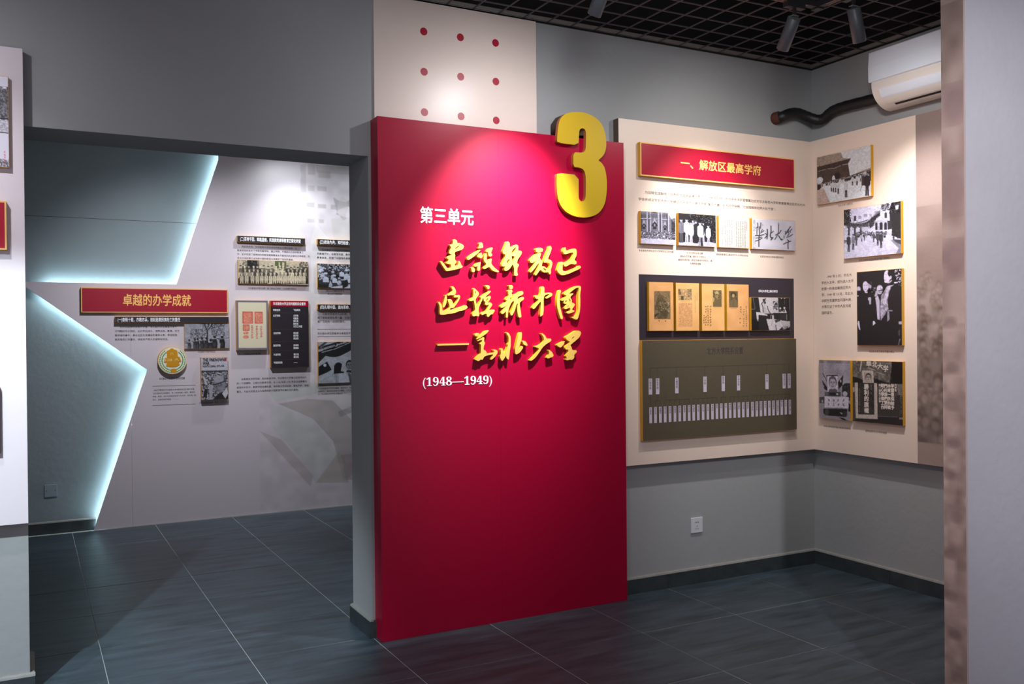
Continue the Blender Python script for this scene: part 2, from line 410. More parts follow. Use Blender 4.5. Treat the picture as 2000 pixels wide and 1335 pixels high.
# wall angle under the ceiling grid and a pale strip coloured as the lit wall above it
for nm, bl, m in (('trim_1', [(-4, 4.49, 4.318, 4.33, 3.178, 3.186)], M_VOID), ('trim_2', [(4.488, 4.5, 2.18, 4.33, 3.178, 3.186)], M_VOID),
                  ('trim_3', [(-4, 4.49, 4.32, 4.33, 3.1925, 3.2125)], M_LITWALL), ('trim_4', [(4.49, 4.5, 2.18, 4.32, 3.1925, 3.2125)], M_LITWALL)):
    struct(boxes(nm, bl, m))

FW = Frame('Y', 7.9); zj = (FW.px(60, 421)[1]+FW.px(380, 436)[1])/2
struct(boxes('trim_6', [(-2.0, 1.5, 7.8992, 7.9001, zj-.002, zj+.002)], M_INK2))
# floor: every tile its own piece, bedded on a grout slab
floor = boxes('floor', [(-4.2, 5.1, 0.1, 8.1, -.06, -.0015)], M_GROUT); struct(floor)
YL = [7.82, 7.22, 6.62, 6.02, 5.42, 4.82, 4.33, 3.73, 3.13, 2.53, 1.93, 1.33, .73]
def tile_mesh(dy):
    g = .0016; b = .0012; w = .6
    vs = [(g, g, -.012), (w-g, g, -.012), (w-g, dy-g, -.012), (g, dy-g, -.012)]
    vs += [(x, y, -b) for x, y, _ in vs[:4]] + [(g+b, g+b, 0), (w-g-b, g+b, 0), (w-g-b, dy-g-b, 0), (g+b, dy-g-b, 0)]
    fs = [(0, 3, 2, 1)]+[(i, (i+1) % 4, 4+(i+1) % 4, 4+i) for i in range(4)]+[(4+i, 4+(i+1) % 4, 8+(i+1) % 4, 8+i) for i in range(4)]+[(8, 9, 10, 11)]
    me = bpy.data.meshes.new('tile'); me.from_pydata(vs, [], fs); me.materials.append(M_TILE); return me
TM = {}
for i in range(len(YL)-1):
    y1, y0 = YL[i], YL[i+1]; dy = round(y1-y0, 3)
    if dy not in TM: TM[dy] = tile_mesh(dy)
    for k in range(-3, 8):
        x = .3+.6*k
        if y1 > 4.6 and (x < -.5 or x > 4.4): continue
        if x > 4.4: continue
        if y1 < 2.6 and x < -.4: continue
        mesh_obj('tile', TM[dy], M_TILE, floor, (x, y0, random.uniform(-.0003, .0003)))

# skirting: separate slate pieces with a mortar bead on top
def skirting(name, runs):
    e = bpy.data.objects.new(name, None); COL.objects.link(e); struct(e)
    for (axis, a, b, at, sgn, joints) in runs:
        cuts = [a]+sorted(j for j in joints if a+.02 < j < b-.02)+[b]
        for c0, c1 in zip(cuts, cuts[1:]):
            lo, hi = min(at, at+sgn*.02), max(at, at+sgn*.02); g = .0008
            if axis == 'x': boxes('skirting_tile', [(c0+g, c1-g, lo, hi, .0005, .083)], M_BASE, e)
            else: boxes('skirting_tile', [(lo, hi, c0+g, c1-g, .0005, .083)], M_BASE, e)
        lo, hi = min(at, at+sgn*.019), max(at, at+sgn*.019); s2 = (lo+hi)/2
        if axis == 'x':
            vs = [(a, at+sgn*.019, .083), (b, at+sgn*.019, .083), (b, at+sgn*.016, .091), (a, at+sgn*.016, .091), (b, at, .095), (a, at, .095), (a, at, .083), (b, at, .083)]
        else:
            vs = [(at+sgn*.019, a, .083), (at+sgn*.019, b, .083), (at+sgn*.016, b, .091), (at+sgn*.016, a, .091), (at, b, .095), (at, a, .095), (at, a, .083), (at, b, .083)]
        pydata('mortar_bead', vs, [(0, 1, 2, 3), (3, 2, 4, 5), (0, 3, 5, 6), (1, 7, 4, 2), (0, 6, 7, 1)], M_LIP, e)
XJ = [.3+.6*k for k in range(-8, 9)]; YJ = [4.33-.6*k for k in range(8)]
skirting('baseboard_back', [('x', 2.96, 4.48, 4.33, -1, XJ)])
skirting('baseboard_right', [('y', 2.18, 4.33, 4.5, -1, YJ)])
skirting('baseboard_pier', [('y', 4.31, 4.63, 1.5, -1, [])])
skirting('baseboard_left', [('x', -3.5, 0.02, 4.33, -1, XJ), ('y', 4.331, 4.63, 0.0, 1, [])])
skirting('baseboard_far', [('x', -2.5, .47, 7.882, -1, XJ)])
struct(boxes('trim_5', [(1.479, 1.5145, 4.311, 4.3299, .0005, .083)], M_BASE))

# ================================================================== SPOTLIGHTS AND TRACKS
def track(name, label, x0, x1, y0, y1, z, end=None):
    t = thing(name, label, 'track', ((x0+x1)/2, (y0+y1)/2, z))
    boxes('rail', [(x0, x1, y0, y1, z, z+.03)], M_TRACK, t)
    if x1-x0 > y1-y0:
        for k in (-.009, .009): boxes('conductor', [(x0+.05, x1-.06, (y0+y1)/2+k-.0022, (y0+y1)/2+k+.0022, z-.001, z+.001)], M_COPPER, t)
    else:
        for k in (-.009, .009): boxes('conductor', [((x0+x1)/2+k-.0022, (x0+x1)/2+k+.0022, y0+.05, y1-.05, z-.001, z+.001)], M_COPPER, t)
    return t
tr = track('lighting_track', 'black track rail parallel to the red title panel, under the ceiling grid', -2.2, 3.5625, 3.3825, 3.4175, 3.135)
tr2 = track('lighting_track', 'black track rail running toward the right wall units, square to the other rail', 3.5625, 3.5975, 2.25, 3.3825, 3.135)
tc = thing('track_corner', 'black corner connector joining the two ceiling track rails', 'connector', (3.58, 3.40, 3.13))
boxes('corner_cover', [(3.56, 3.605, 3.378, 3.425, 3.128, 3.168)], M_TRACK, tc)

def lamp(label, x, y, target, z=3.075, adapter_axis='x', group='spotlights on the ceiling tracks'):
    piv = Vector((x, y, z)); d = (Vector(target)-piv).normalized()
    t = thing('spotlight', label, 'spotlight', (x, y, z), group)
    a = (.06, .017) if adapter_axis == 'x' else (.017, .06)
    boxes('adapter', [(-a[0], a[0], -a[1], a[1], z*0+.035, .0595)], M_TRACK, t, (0, 0, 0))
    boxes('stem', [(-.007, .007, -.007, .007, -.004, .036)], M_TRACK, t, (0, 0, 0))
    boxes('bracket', [(-.020, .020, -.012, .012, -.006, -.002)], M_LAMPT, t, (0, 0, 0))
    bm = bmesh.new(); R0, Ln, n = .0325, .165, 36
    prof = [(0, .0), (.02, .0), (R0-.002, .0), (R0, .002), (R0, Ln-.002), (R0-.002, Ln), (R0-.004, Ln), (R0-.004, Ln-.018), (0.0, Ln-.018)]
    rings = []
    for r, s_ in prof:
        rings.append([bm.verts.new((r*math.cos(6.28319*i/n), r*math.sin(6.28319*i/n), -s_)) for i in range(n)] if r else [bm.verts.new((0, 0, -s_))])
    for a_, b_ in zip(rings, rings[1:]):
        for i in range(n):
            if len(a_) == 1: bm.faces.new((a_[0], b_[i], b_[(i+1) % n]))
            elif len(b_) == 1: bm.faces.new((a_[i], b_[0], a_[(i+1) % n]))
            else: bm.faces.new((a_[i], b_[i], b_[(i+1) % n], a_[(i+1) % n]))
    bmesh.ops.recalc_face_normals(bm, faces=bm.faces[:])
    me = bpy.data.meshes.new('barrel'); bm.to_mesh(me); bm.free()
    me.materials.append(M_LAMP); me.materials.append(M_LAMPT); me.materials.append(M_LENS)
    for p in me.polygons:
        c = p.center
        if c.z > -.0009: p.material_index = 1
        if abs(c.z+Ln-.018) < .001: p.material_index = 2
        p.use_smooth = True
    rot = d.to_track_quat('-Z', 'Y').to_euler()
    b = mesh_obj('barrel', me, None, t, Vector((0, 0, -.012))); b.rotation_euler = rot
    for p in me.polygons:
        if abs(p.normal.z) > .9: p.use_smooth = False
    return piv+Vector((0, 0, -.012))+d*(Ln+.004)
LAB = {'red': 'black cylinder spotlight above the red title panel, cut by the top of the picture',
       'beige': 'black cylinder spotlight tilted towards the crimson heading sign, beside the track corner',
       'side': 'black cylinder spotlight hanging almost upright, nearest the air conditioner',
       'left': 'black cylinder spotlight over the pale panel left of the doorway', 'door': 'black cylinder spotlight aimed through the doorway',
       'fill_wash': 'black cylinder fill spotlight added behind the viewer, aimed high at the back wall',
       'strip': 'black cylinder fill spotlight added out of view, aimed at the pinkish mural strip',
       'part': 'black cylinder spotlight behind the viewer, aimed at the near grey wall', 'farx': 'black cylinder spotlight in the back room over the sepia group photograph',
       'fary': 'black cylinder spotlight in the back room over the badge', 'farz': 'black cylinder spotlight in the back room over the last title bars'}
for key, (x, y), tgt, pw, size, colr, ax, fl in HEADS:
    if ax == 'z': track('lighting_track', 'short black ceiling track holding the spotlight '+({'strip': 'added out of view to brighten the mural strip', 'door': 'by the doorway', 'fill_wash': 'added out of view to fill the upper back wall', 'part': 'in front of the near grey wall'}[key]), x-.4, x+.4, y-.0175, y+.0175, 3.135)  # tracks of the two fill lamps are added along with them
    if key == 'fary': track('lighting_track', 'short black track in the back room over the badge', x-.3, x+.3, y-.0175, y+.0175, 3.255)
    if key == 'farx': track('lighting_track', 'long black track in the back room, close to the display wall', x-.3, 3.2, y-.0175, y+.0175, 3.255)
    z = 3.075 if ax in 'xyz' else 3.195
    mouth = lamp(LAB[key], x, y, tgt if key != 'side' else (4.02, 3.32, 2.1), z, 'y' if ax == 'y' else 'x')
    spot(mouth, tgt, pw, size, 1.0 if key != 'door' else .5, colr, .3 if key == 'fill_wash' else .03)
    if fl: spot(mouth, tgt, fl, 150, 1.0, colr, .03)

# ================================================================== RED TITLE PANEL
def pq(fr, c, pts, d): return [fr.px(*c(p), d) for p in pts]
rp = thing('title_board', 'tall crimson title panel standing on the floor beside the doorway', 'panel', (2.24, 4.28, 0))
boxes('core', [(1.5145, 2.957, 4.238, 4.3299, .001, 2.552)], M_RED, rp)
sx_ = BACK.px(975, 500, .1)[0]
boxes('front_sheet', [(1.5145, sx_-.0002, 4.23, 4.238, .001, 2.553)], M_RED, rp)
boxes('front_sheet', [(sx_+.0002, 2.957, 4.23, 4.238, .001, 2.553)], M_RED, rp)
A = crop(850, 455, 15.71); B = crop(940, 460, 8.34); Cc = crop(1040, 460, 8.34); Dd = crop(845, 550, 15.385); Ee = crop(970, 550, 11.43); Ff = crop(920, 635, 8.889)
CH = [
 ('jian', [(A, [(545,200),(590,186),(640,205),(672,245),(680,310),(740,305),(820,335),(870,375),(882,410),(870,455),(820,505),(760,530),(680,550),(635,570),(602,590),(602,640),(618,680),(605,740),(605,815),(640,840),(655,880),(640,915),(600,950),(605,1015),(650,990),(690,980),(712,925),(722,850),(745,850),(770,890),(800,980),(845,1020),(835,1050),(700,1100),(560,1130),(440,1155),(370,1165),(330,1150),(280,1080),(220,990),(150,875),(185,853),(240,900),(310,985),(360,1060),(400,1072),(490,1045),(480,1000),(500,965),(430,945),(370,935),(320,895),(330,880),(390,870),(400,840),(420,795),(370,775),(335,740),(370,715),(500,665),(505,640),(465,645),(430,610),(425,570),(450,510),(490,435),(445,370),(455,340),(490,350),(530,335),(550,270)]),
    (A, [(612,495),(612,470),(650,430),(710,390),(765,375),(740,400),(680,450)])]),
 ('she', [(A, [(1350,290),(1440,285),(1475,410),(1460,450),(1340,475),(1310,440),(1350,400)]), (A, [(1380,505),(1390,525),(1330,600),(1200,710),(1100,780),(1020,825),(985,800),(975,750),(1100,660),(1240,570),(1340,515)]),
    (A, [(1425,590),(1435,660),(1410,690),(1455,680),(1455,720),(1430,765),(1380,765),(1350,735),(1300,735),(1285,700),(1340,640)]), (A, [(1390,890),(1398,910),(1378,1000),(1378,1120),(1350,1160),(1310,1150),(1285,1110),(1305,1020),(1330,990),(1240,1035),(1200,1020),(1195,990),(1260,930),(1330,895)]),
    (A, [(1105,1040),(1160,1035),(1210,1080),(1225,1130),(1215,1180),(1170,1205),(1130,1180),(1110,1110)]),
    (B, [(180,190),(188,205),(165,260),(158,285),(178,300),(175,330),(140,340),(120,320),(110,295),(115,268),(75,262),(100,225),(140,195)]),
    (B, [(70,280),(90,290),(92,350),(85,390),(95,405),(120,380),(165,370),(172,390),(160,450),(200,505),(250,550),(290,580),(285,592),(240,590),(180,565),(130,500),(60,545),(30,535),(40,510),(90,460),(50,420),(38,375),(45,320)])]),
 ('jie', [(B, [(410,95),(440,92),(462,115),(468,190),(490,195),(520,170),(560,145),(590,150),(605,170),(600,245),(640,243),(662,265),(655,300),(620,350),(590,400),(582,450),(610,465),(614,485),(590,520),(585,600),(598,630),(590,650),(540,650),(535,620),(540,540),(520,480),(505,470),(480,520),(440,560),(400,575),(375,560),(375,535),(400,490),(380,500),(345,500),(330,480),(335,455),(360,400),(400,310),(360,290),(345,262),(370,200),(395,140)]),
    (B, [(490,290),(492,272),(510,235),(545,195),(562,188),(555,235),(515,272)]), (B, [(412,440),(425,405),(465,372),(455,410),(425,455)]), (B, [(488,330),(548,335),(525,385),(512,440),(503,385)])]),
 ('fang', [(Cc, [(50,210),(125,190),(178,220),(155,268),(70,272),(55,240)]),
    (Cc, [(80,280),(140,278),(140,310),(120,355),(135,395),(165,405),(165,430),(150,500),(190,497),(230,530),(250,545),(280,500),(285,455),(240,432),(190,440),(180,415),(195,370),(225,290),(262,210),(268,175),(295,162),(315,205),(295,270),(250,385),(300,395),(328,440),(315,500),(298,545),(302,600),(285,635),(255,590),(200,603),(150,575),(130,550),(100,590),(60,648),(35,635),(45,610),(90,520),(110,440),(75,475),(30,545),(-30,603),(-50,585),(-20,530),(60,405),(0,450),(-35,435),(-50,398),(0,345)]), (Cc, [(172,522),(205,532),(232,560),(215,570),(182,550)])]),
 ('qu', [(Cc, [(525,188),(543,195),(540,230),(570,245),(660,210),(700,210),(720,235),(720,320),(685,395),(718,420),(720,455),(690,470),(640,450),(550,503),(525,495),(500,460),(530,430),(590,410),(640,370),(650,330),(670,290),(660,275),(620,275),(540,305),(510,290),(495,260),(500,215)]),
    (Cc, [(450,425),(490,425),(503,440),(490,500),(490,565),(520,580),(590,570),(700,520),(765,480),(793,510),(770,540),(680,580),(590,620),(510,643),(470,640),(420,600),(402,560),(420,500)])]),
 ('ying', [(Dd, [(560,150),(600,130),(640,155),(690,230),(708,310),(690,360),(650,400),(580,405),(530,395),(475,420),(440,395),(520,330),(610,255),(575,200)]), (Dd, [(385,390),(415,395),(430,450),(430,560),(410,660),(370,740),(335,780),(305,755),(305,690),(340,560),(370,440)]),
    (Dd, [(170,620),(190,595),(220,610),(265,680),(290,760),(300,880),(380,860),(450,810),(515,745),(500,680),(470,600),(455,540),(510,520),(560,530),(595,580),(610,640),(635,680),(690,620),(760,520),(775,470),(720,465),(650,475),(635,440),(680,405),(770,385),(820,410),(830,460),(800,540),(740,640),(650,770),(600,795),(545,785),(510,840),(600,825),(700,790),(800,765),(900,730),(1000,692),(1060,770),(1000,820),(900,865),(790,880),(700,925),(590,950),(470,965),(350,990),(230,990),(210,930),(215,740),(190,680)])]),
 ('jie2', [(Dd, [(1560,110),(1640,95),(1700,115),(1720,150),(1710,200),(1655,230),(1635,170)]),
    (Dd, [(1225,190),(1250,185),(1390,320),(1395,380),(1300,510),(1295,560),(1310,640),(1330,750),(1400,620),(1460,500),(1430,460),(1520,395),(1640,310),(1715,262),(1752,275),(1740,310),(1600,440),(1580,480),(1700,420),(1745,430),(1750,480),(1700,570),(1650,630),(1740,615),(1800,680),(1740,780),(1680,855),(1820,825),(1870,855),(1850,900),(1800,975),(1740,985),(1700,1040),(1660,1058),(1620,1020),(1640,975),(1590,955),(1500,1000),(1445,970),(1480,920),(1610,870),(1660,760),(1700,685),(1620,705),(1575,680),(1575,640),(1590,600),(1540,575),(1525,470),(1500,530),(1430,680),(1380,800),(1385,900),(1405,1000),(1385,1040),(1300,1020),(1240,1045),(1195,1010),(1190,970),(1230,900),(1280,840),(1265,700),(1240,550),(1160,585),(1120,575),(1085,545),(1150,500),(1225,455)]),
    (Dd, [(1275,255),(1300,290),(1305,340),(1280,385)]), (Dd, [(1603,575),(1632,510),(1675,475),(1662,520),(1620,600)])]),
 ('xin', [(Ee, [(265,75),(330,70),(362,90),(365,135),(350,160),(290,160),(285,110)]),
    (Ee, [(255,180),(335,175),(355,205),(350,230),(325,250),(350,285),(345,330),(300,350),(300,420),(380,300),(400,275),(440,275),(520,215),(570,205),(595,230),(595,265),(560,300),(480,330),(460,400),(500,370),(580,335),(612,350),(610,390),(540,440),(515,470),(520,540),(545,700),(557,790),(500,798),(475,740),(460,640),(465,540),(480,470),(440,510),(420,600),(380,700),(345,755),(310,735),(300,670),(325,665),(350,600),(385,480),(385,410),(330,470),(285,560),(265,640),(250,700),(255,780),(235,805),(205,790),(210,650),(170,700),(130,720),(95,700),(100,670),(160,600),(220,530),(140,575),(100,580),(80,550),(110,510),(200,455),(250,410),(210,415),(195,395),(230,340),(270,310),(260,240)])]),
 ('zhong', [(Ee, [(990,130),(1015,105),(1050,105),(1068,140),(1065,265),(1150,238),(1210,240),(1247,270),(1240,310),(1180,345),(1110,378),(1085,355),(1150,310),(1190,275),(1150,270),(1080,300),(1050,340),(1050,720),(985,780),(972,760),(985,560),(990,430),(920,510),(835,615),(785,580),(850,500),(950,390),(880,375),(858,340),(865,305),(905,298),(920,335),(960,310),(985,250)])]),
 ('guo', [(Ee, [(1390,195),(1420,178),(1440,205),(1420,270),(1410,400),(1420,560),(1450,690),(1482,800),(1470,835),(1430,825),(1390,700),(1350,560),(1345,400),(1360,290)]),
    (Ee, [(1480,265),(1560,210),(1700,125),(1800,88),(1870,90),(1888,140),(1865,260),(1870,500),(1855,700),(1810,830),(1770,845),(1720,820),(1660,785),(1740,780),(1790,740),(1825,640),(1820,450),(1825,270),(1835,130),(1780,135),(1700,190),(1610,270),(1700,255),(1715,270),(1640,340),(1680,400),(1680,470),(1730,480),(1752,510),(1700,590),(1680,620),(1735,640),(1735,665),(1680,690),(1600,712),(1545,680),(1600,655),(1655,640),(1640,570),(1540,615),(1505,595),(1530,540),(1570,490),(1510,490),(1490,460),(1520,410),(1450,430),(1435,400),(1500,360),(1570,310)]),
    (Ee, [(1610,370),(1640,390),(1655,440),(1635,450),(1620,400)]), (Ee, [(1575,560),(1605,520),(1600,560)]), (Ee, [(1525,455),(1545,420),(1570,415),(1560,450)])]),
 ('hua', [(Ff, [(62,150),(140,130),(140,160),(95,195),(70,180)]), (Ff, [(300,80),(312,92),(270,140),(180,205),(100,245),(92,235),(150,180),(240,100)]),
    (Ff, [(105,265),(210,205),(232,210),(225,285),(245,300),(220,370),(218,425),(250,435),(275,470),(260,490),(300,490),(400,470),(410,450),(375,425),(420,418),(460,440),(460,480),(430,530),(370,590),(330,600),(350,560),(395,500),(300,515),(230,540),(200,600),(170,590),(125,625),(100,605),(62,595),(100,550),(170,490),(172,400),(175,330),(140,318),(190,285),(195,245),(120,275)])]),
 ('bei', [(Ff, [(610,130),(625,117),(660,140),(690,200),(690,360),(675,430),(665,530),(655,590),(635,590),(612,560),(605,520),(580,570),(545,618),(525,600),(500,540),(520,500),(515,410),(535,395),(555,410),(570,500),(610,430),(640,350),(632,325),(650,310),(655,200)]),
    (Ff, [(845,120),(875,115),(885,140),(880,230),(850,330),(820,430),(880,355),(905,370),(900,400),(850,470),(790,505),(768,490),(765,400),(790,300),(820,180)]), (Ff, [(890,270),(920,265),(960,290),(985,350),(960,355),(910,330)])]),
 ('da', [(Ff, [(1215,140),(1240,137),(1290,180),(1315,235),(1380,228),(1398,250),(1380,280),(1300,330),(1240,385),(1180,480),(1110,570),(1050,615),(1010,610),(1060,570),(1130,490),(1190,400),(1110,375),(1105,360),(1170,352),(1230,320),(1270,260),(1260,200)]), (Ff, [(1340,425),(1370,430),(1410,470),(1435,520),(1420,545),(1340,575),(1310,565),(1350,515),(1360,480)])]),
 ('xue', [(Ff, [(1635,205),(1730,150),(1800,100),(1860,88),(1900,105),(1912,140),(1880,210),(1800,280),(1720,345),(1745,370),(1755,430),(1830,432),(1840,460),(1790,510),(1795,560),(1760,600),(1700,595),(1680,608),(1645,598),(1650,580),(1670,570),(1645,535),(1660,500),(1690,460),(1690,420),(1640,420),(1632,385),(1660,350),(1725,285),(1690,270),(1650,235)]),
    (Ff, [(1745,245),(1760,210),(1800,185),(1780,220)]), (Ff, [(1490,335),(1635,262),(1610,330),(1560,385),(1535,380),(1500,355)])]),
]
for _, parts in CH:
    outline('calligraphy_character', BACK, [smooth(pq(BACK, c, pts, .122), 1) for c, pts in parts], .1001, .122, M_LETTER, rp, side=M_LSIDE)
outline('dash', BACK, [[BACK.px(*p, .115) for p in ((854.3, 671.2), (916, 669.8), (916, 672.9), (854.3, 674.6))]], .1001, .115, M_LETTER, rp, side=M_LSIDE)
u0 = BACK.px(820, 422, .1); u1 = BACK.px(924.5, 425, .1)
text('unit_heading', BACK, '第三单元', 0, (u0[1]+u1[1])/2+.002, .086, M_WHITE, .1012, rp, bold=.017, fit=(u0[0], u1[0]), ext=.0008, res=3)
a0, a1 = BACK.px(825.5, 745, .1), BACK.px(960.5, 741, .1)
dx = (a1[0]-a0[0])
text('year_range', BACK, '(𝟏𝟗𝟒𝟖—𝟏𝟗𝟒𝟗)', 0, (a0[1]+a1[1])/2, .0605, M_WHITE, .1012, rp, bold=.0, fit=(a0[0], a1[0]), ext=.0008, res=3)

# ---- the big numeral
G3 = crop(1060, 200, 5.56)
N3 = [(155,435),(158,380),(162,320),(172,240),(182,200),(200,165),(225,138),(260,118),(310,105),(380,102),(430,106),(480,118),(540,143),(595,180),(635,225),(660,275),(680,340),(690,420),(690,480),(680,530),(662,570),(635,600),(602,627),(640,655),(670,700),(688,770),(696,850),(697,920),(692,1000),(680,1080),(655,1140),(620,1188),(580,1218),(530,1238),(470,1248),(430,1248),(370,1240),(310,1220),(255,1187),(215,1145),(185,1095),(168,1045),(158,980),(153,900),(153,830),(155,762),(390,787),(390,1020),(394,1045),(408,1068),(428,1075),(448,1068),(462,1045),(467,1010),(469,900),(467,800),(460,760),(440,725),(400,706),(333,700),(333,540),(420,545),(448,537),(463,515),(469,480),(470,400),(470,330),(463,300),(448,284),(430,279),(412,285),(400,302),(394,335),(388,465)]
n3 = thing('numeral', 'large yellow figure 3 fixed over the top right corner of the red panel', 'numeral', (2.64, 4.20, 2.13))
outline('digit', BACK, [smooth(pq(BACK, G3, N3, .125), 1)], .1005, .125, M_BIG3, n3, side=M_3SIDE)
mid = [BACK.px(*G3(p), .1) for p in ((180, 360), (180, 200), (230, 130), (310, 115), (500, 135), (600, 200), (650, 300), (650, 395), (480, 360), (180, 352))]
outline('backing_plate', BACK, [mid], .012, .1003, M_BROWN, n3)

# ---- cream strip with red dots above the panel
cs = thing('dotted_panel', 'cream panel with nine red dots above the red title panel', 'panel', (2.0, 4.325, 2.5))
boxes('sheet', [(1.532, 2.4515, 4.318, 4.3299, 2.5535, 3.184)], M_CREAM2, cs)
for zz in (3.0285, 2.825, 2.6205):
    for xx in (1.798, 2.002, 2.206):
        outline('red_dot', BACK, [[(xx+.0198*math.cos(6.2832*i/32), zz+.0198*math.sin(6.2832*i/32)) for i in range(32)]], .0121, .0127, M_SIGN, cs)

# ================================================================== DISPLAY PANELS ON THE WALLS
bp = thing('display_panel', 'cream display panel on the back wall right of the red panel', 'panel', (3.7, 4.3, .741))
boxes('panel_sheet', [(2.9595, 4.4495, 4.281, 4.3299, .741, 2.703)], M_CREAM, bp)
boxes('edge_return', [(2.9578, 2.9595, 4.281, 4.3299, .741, 2.703)], M_DARKEDGE, bp)
sp = thing('display_panel', 'cream display panel on the right wall, meeting the back wall panel in the corner', 'panel', (4.475, 3.9, .741))
boxes('panel_sheet', [(4.4505, 4.4999, 2.181, 4.3299, .741, 2.708)], M_CREAM, sp)
lp = thing('display_panel', 'pale display panel left of the doorway', 'panel', (-1.2, 4.3, .728))
boxes('panel_sheet', [(-3.2, 0.0005, 4.281, 4.3299, .728, 2.682)], M_LEFT, lp)
boxes('edge_return', [(0.0005, 0.002, 4.282, 4.3299, .728, 2.682)], M_DARKEDGE, lp)

# far display wall: sheets cut to a star outline, with LED strips behind the cut edges
fp = thing('star_display_wall', 'pale display wall in the back room cut to a giant star, lit from behind', 'display wall', (1.7, 7.84, 0))
g = .0005
SH = [[(-.048, 1.925), (.733-g, 1.925), (.733-g, 1.332)], [(.452, .002), (.733-g, .002), (.733-g, .868)],
      [(.733+g, .002), (1.515-g, .002), (1.515-g, 3.3), (1.532, 3.3), (1.083, 1.925), (.733+g, 1.925), (.733+g, 1.332), (.854, 1.24), (.733+g, .87)],
      [(1.515+g, .002), (2.516-g, .002), (2.516-g, 3.3), (1.515+g, 3.3)], [(2.516+g, .002), (3.6, .002), (3.6, 3.3), (2.516+g, 3.3)]]
SH[2][2:4] = [(1.515-g, 3.246)]
for s in SH: outline('board_sheet', FAR, [s], -.016, 0, M_LILAC, fp)
fbox('seam_light_stop', FAR, .715, 1.40, .75, 1.87, -.022, -.0165, M_DARKEDGE, fp); fbox('seam_light_stop', FAR, .715, .02, .75, .72, -.022, -.0165, M_DARKEDGE, fp)  # unseen strips added to stop LED light showing through the sheet seams
for x_ in (1.515, 2.516): fbox('seam_light_stop', FAR, x_-.03, .02, x_+.03, 3.1, -.022, -.0165, M_DARKEDGE, fp)
def led(p, q):
    p, q = Vector(p), Vector(q); dr = (q-p).normalized(); n = Vector((dr.y, -dr.x)); w_ = .005
    pts = [p-n*w_, q-n*w_, q+n*w_, p+n*w_]
    outline('led_strip', FAR, [[(a.x, a.y) for a in pts]], -.024, -.0162, M_LED, fp)
led((1.098, 1.915), (1.505, 3.16)); led((.13, 1.912), (1.08, 1.912)); led((.10, 1.828), (.842, 1.257)); led((.862, 1.216), (.475, .03))

# ================================================================== SOCKETS
so = thing('wall_socket', 'white power socket low on the back wall under the cream panel', 'socket', (3.53, 4.33, .30))
bevel(boxes('faceplate', [(3.487, 3.574, 4.3215, 4.3299, .2975, .3895)], M_SOCKET, so), .003)
for x, z, r in ((-.0075, .018, 0), (.0075, .018, 0), (0, -.006, 0), (-.008, -.021, .5), (.008, -.021, -.5)):
    o = boxes('slot', [(-.0016, .0016, -.0005, .0005, -.0028, .0028)] if z < 0 else [(-.003, .003, -.0005, .0005, -.0028, .0028)], M_SLOT, so, Vector((3.5305+x, 4.3213, .3435+z))-Vector(so.location)); o.rotation_euler = (0, r, 0)
s2 = thing('wall_socket', 'grey metal blank plate low on the far wall beside the glowing star edge', 'socket', (.156, 7.9, .28))
bevel(boxes('faceplate', [(.112, .200, 7.889, 7.8999, .279, .374)], M_GREYSOCK, s2), .003)
for x in (.126, .186): boxes('screw', [(x-.003, x+.003, 7.8885, 7.8895, .3235, .3295)], M_SLOT, s2)

# ================================================================== AIR CONDITIONER AND HOSE
ac = thing('air_conditioner', 'white split air conditioner high on the right wall', 'air conditioner', (4.4, 3.2, 2.77))
def prism(name, prof, y0, y1, m, parent):
    n = len(prof); vs = [(4.5-d_, y0, z_) for d_, z_ in prof]+[(4.5-d_, y1, z_) for d_, z_ in prof]
    fs = [tuple(range(n)), tuple(range(2*n-1, n-1, -1))]+[(i, n+i, n+(i+1) % n, (i+1) % n) for i in range(n)]
    o = pydata(name, vs, fs, m, parent); bm = bmesh.new(); bm.from_mesh(o.data); bmesh.ops.recalc_face_normals(bm, faces=bm.faces[:]); bm.to_mesh(o.data); bm.free(); return o
def arc(t, off=0.0):
    a = math.radians(t); return (.045+(.155+off)*math.cos(a), 2.905-(.137+off)*math.sin(a))
body = [(0.0005, 2.78), (0.0005, 3.10), (.17, 3.10), (.196, 3.08), (.198, 2.912)]+[arc(t) for t in range(0, 91, 6)]
prism('body', body, 2.72, 3.685, M_ACLOW, ac)
fpn = prism('front_panel', [(.198, 2.914), (.196, 3.088), (.206, 3.086), (.213, 3.0), (.212, 2.918)], 2.725, 3.697, M_AC, ac); bevel(fpn, .004)
for t0, t1, ins in ((16, 36, .05), (38, 56, .062)):
    prism('louvre_flap', [arc(t, .003) for t in np.linspace(t0, t1, 6)]+[arc(t, -.002) for t in np.linspace(t1, t0, 6)], 2.76, 3.685-ins, M_AC if t0 < 30 else M_ACLOW, ac)
prism('louvre_trim', [arc(t, .004) for t in (36.2, 37, 37.8)]+[arc(t, .001) for t in (37.8, 37, 36.2)], 2.76, 3.62, M_AC, ac)
prism('air_slot', [arc(t, .001) for t in (60, 63, 66)]+[arc(t, -.001) for t in (66, 63, 60)], 2.78, 3.59, M_SLOT, ac)
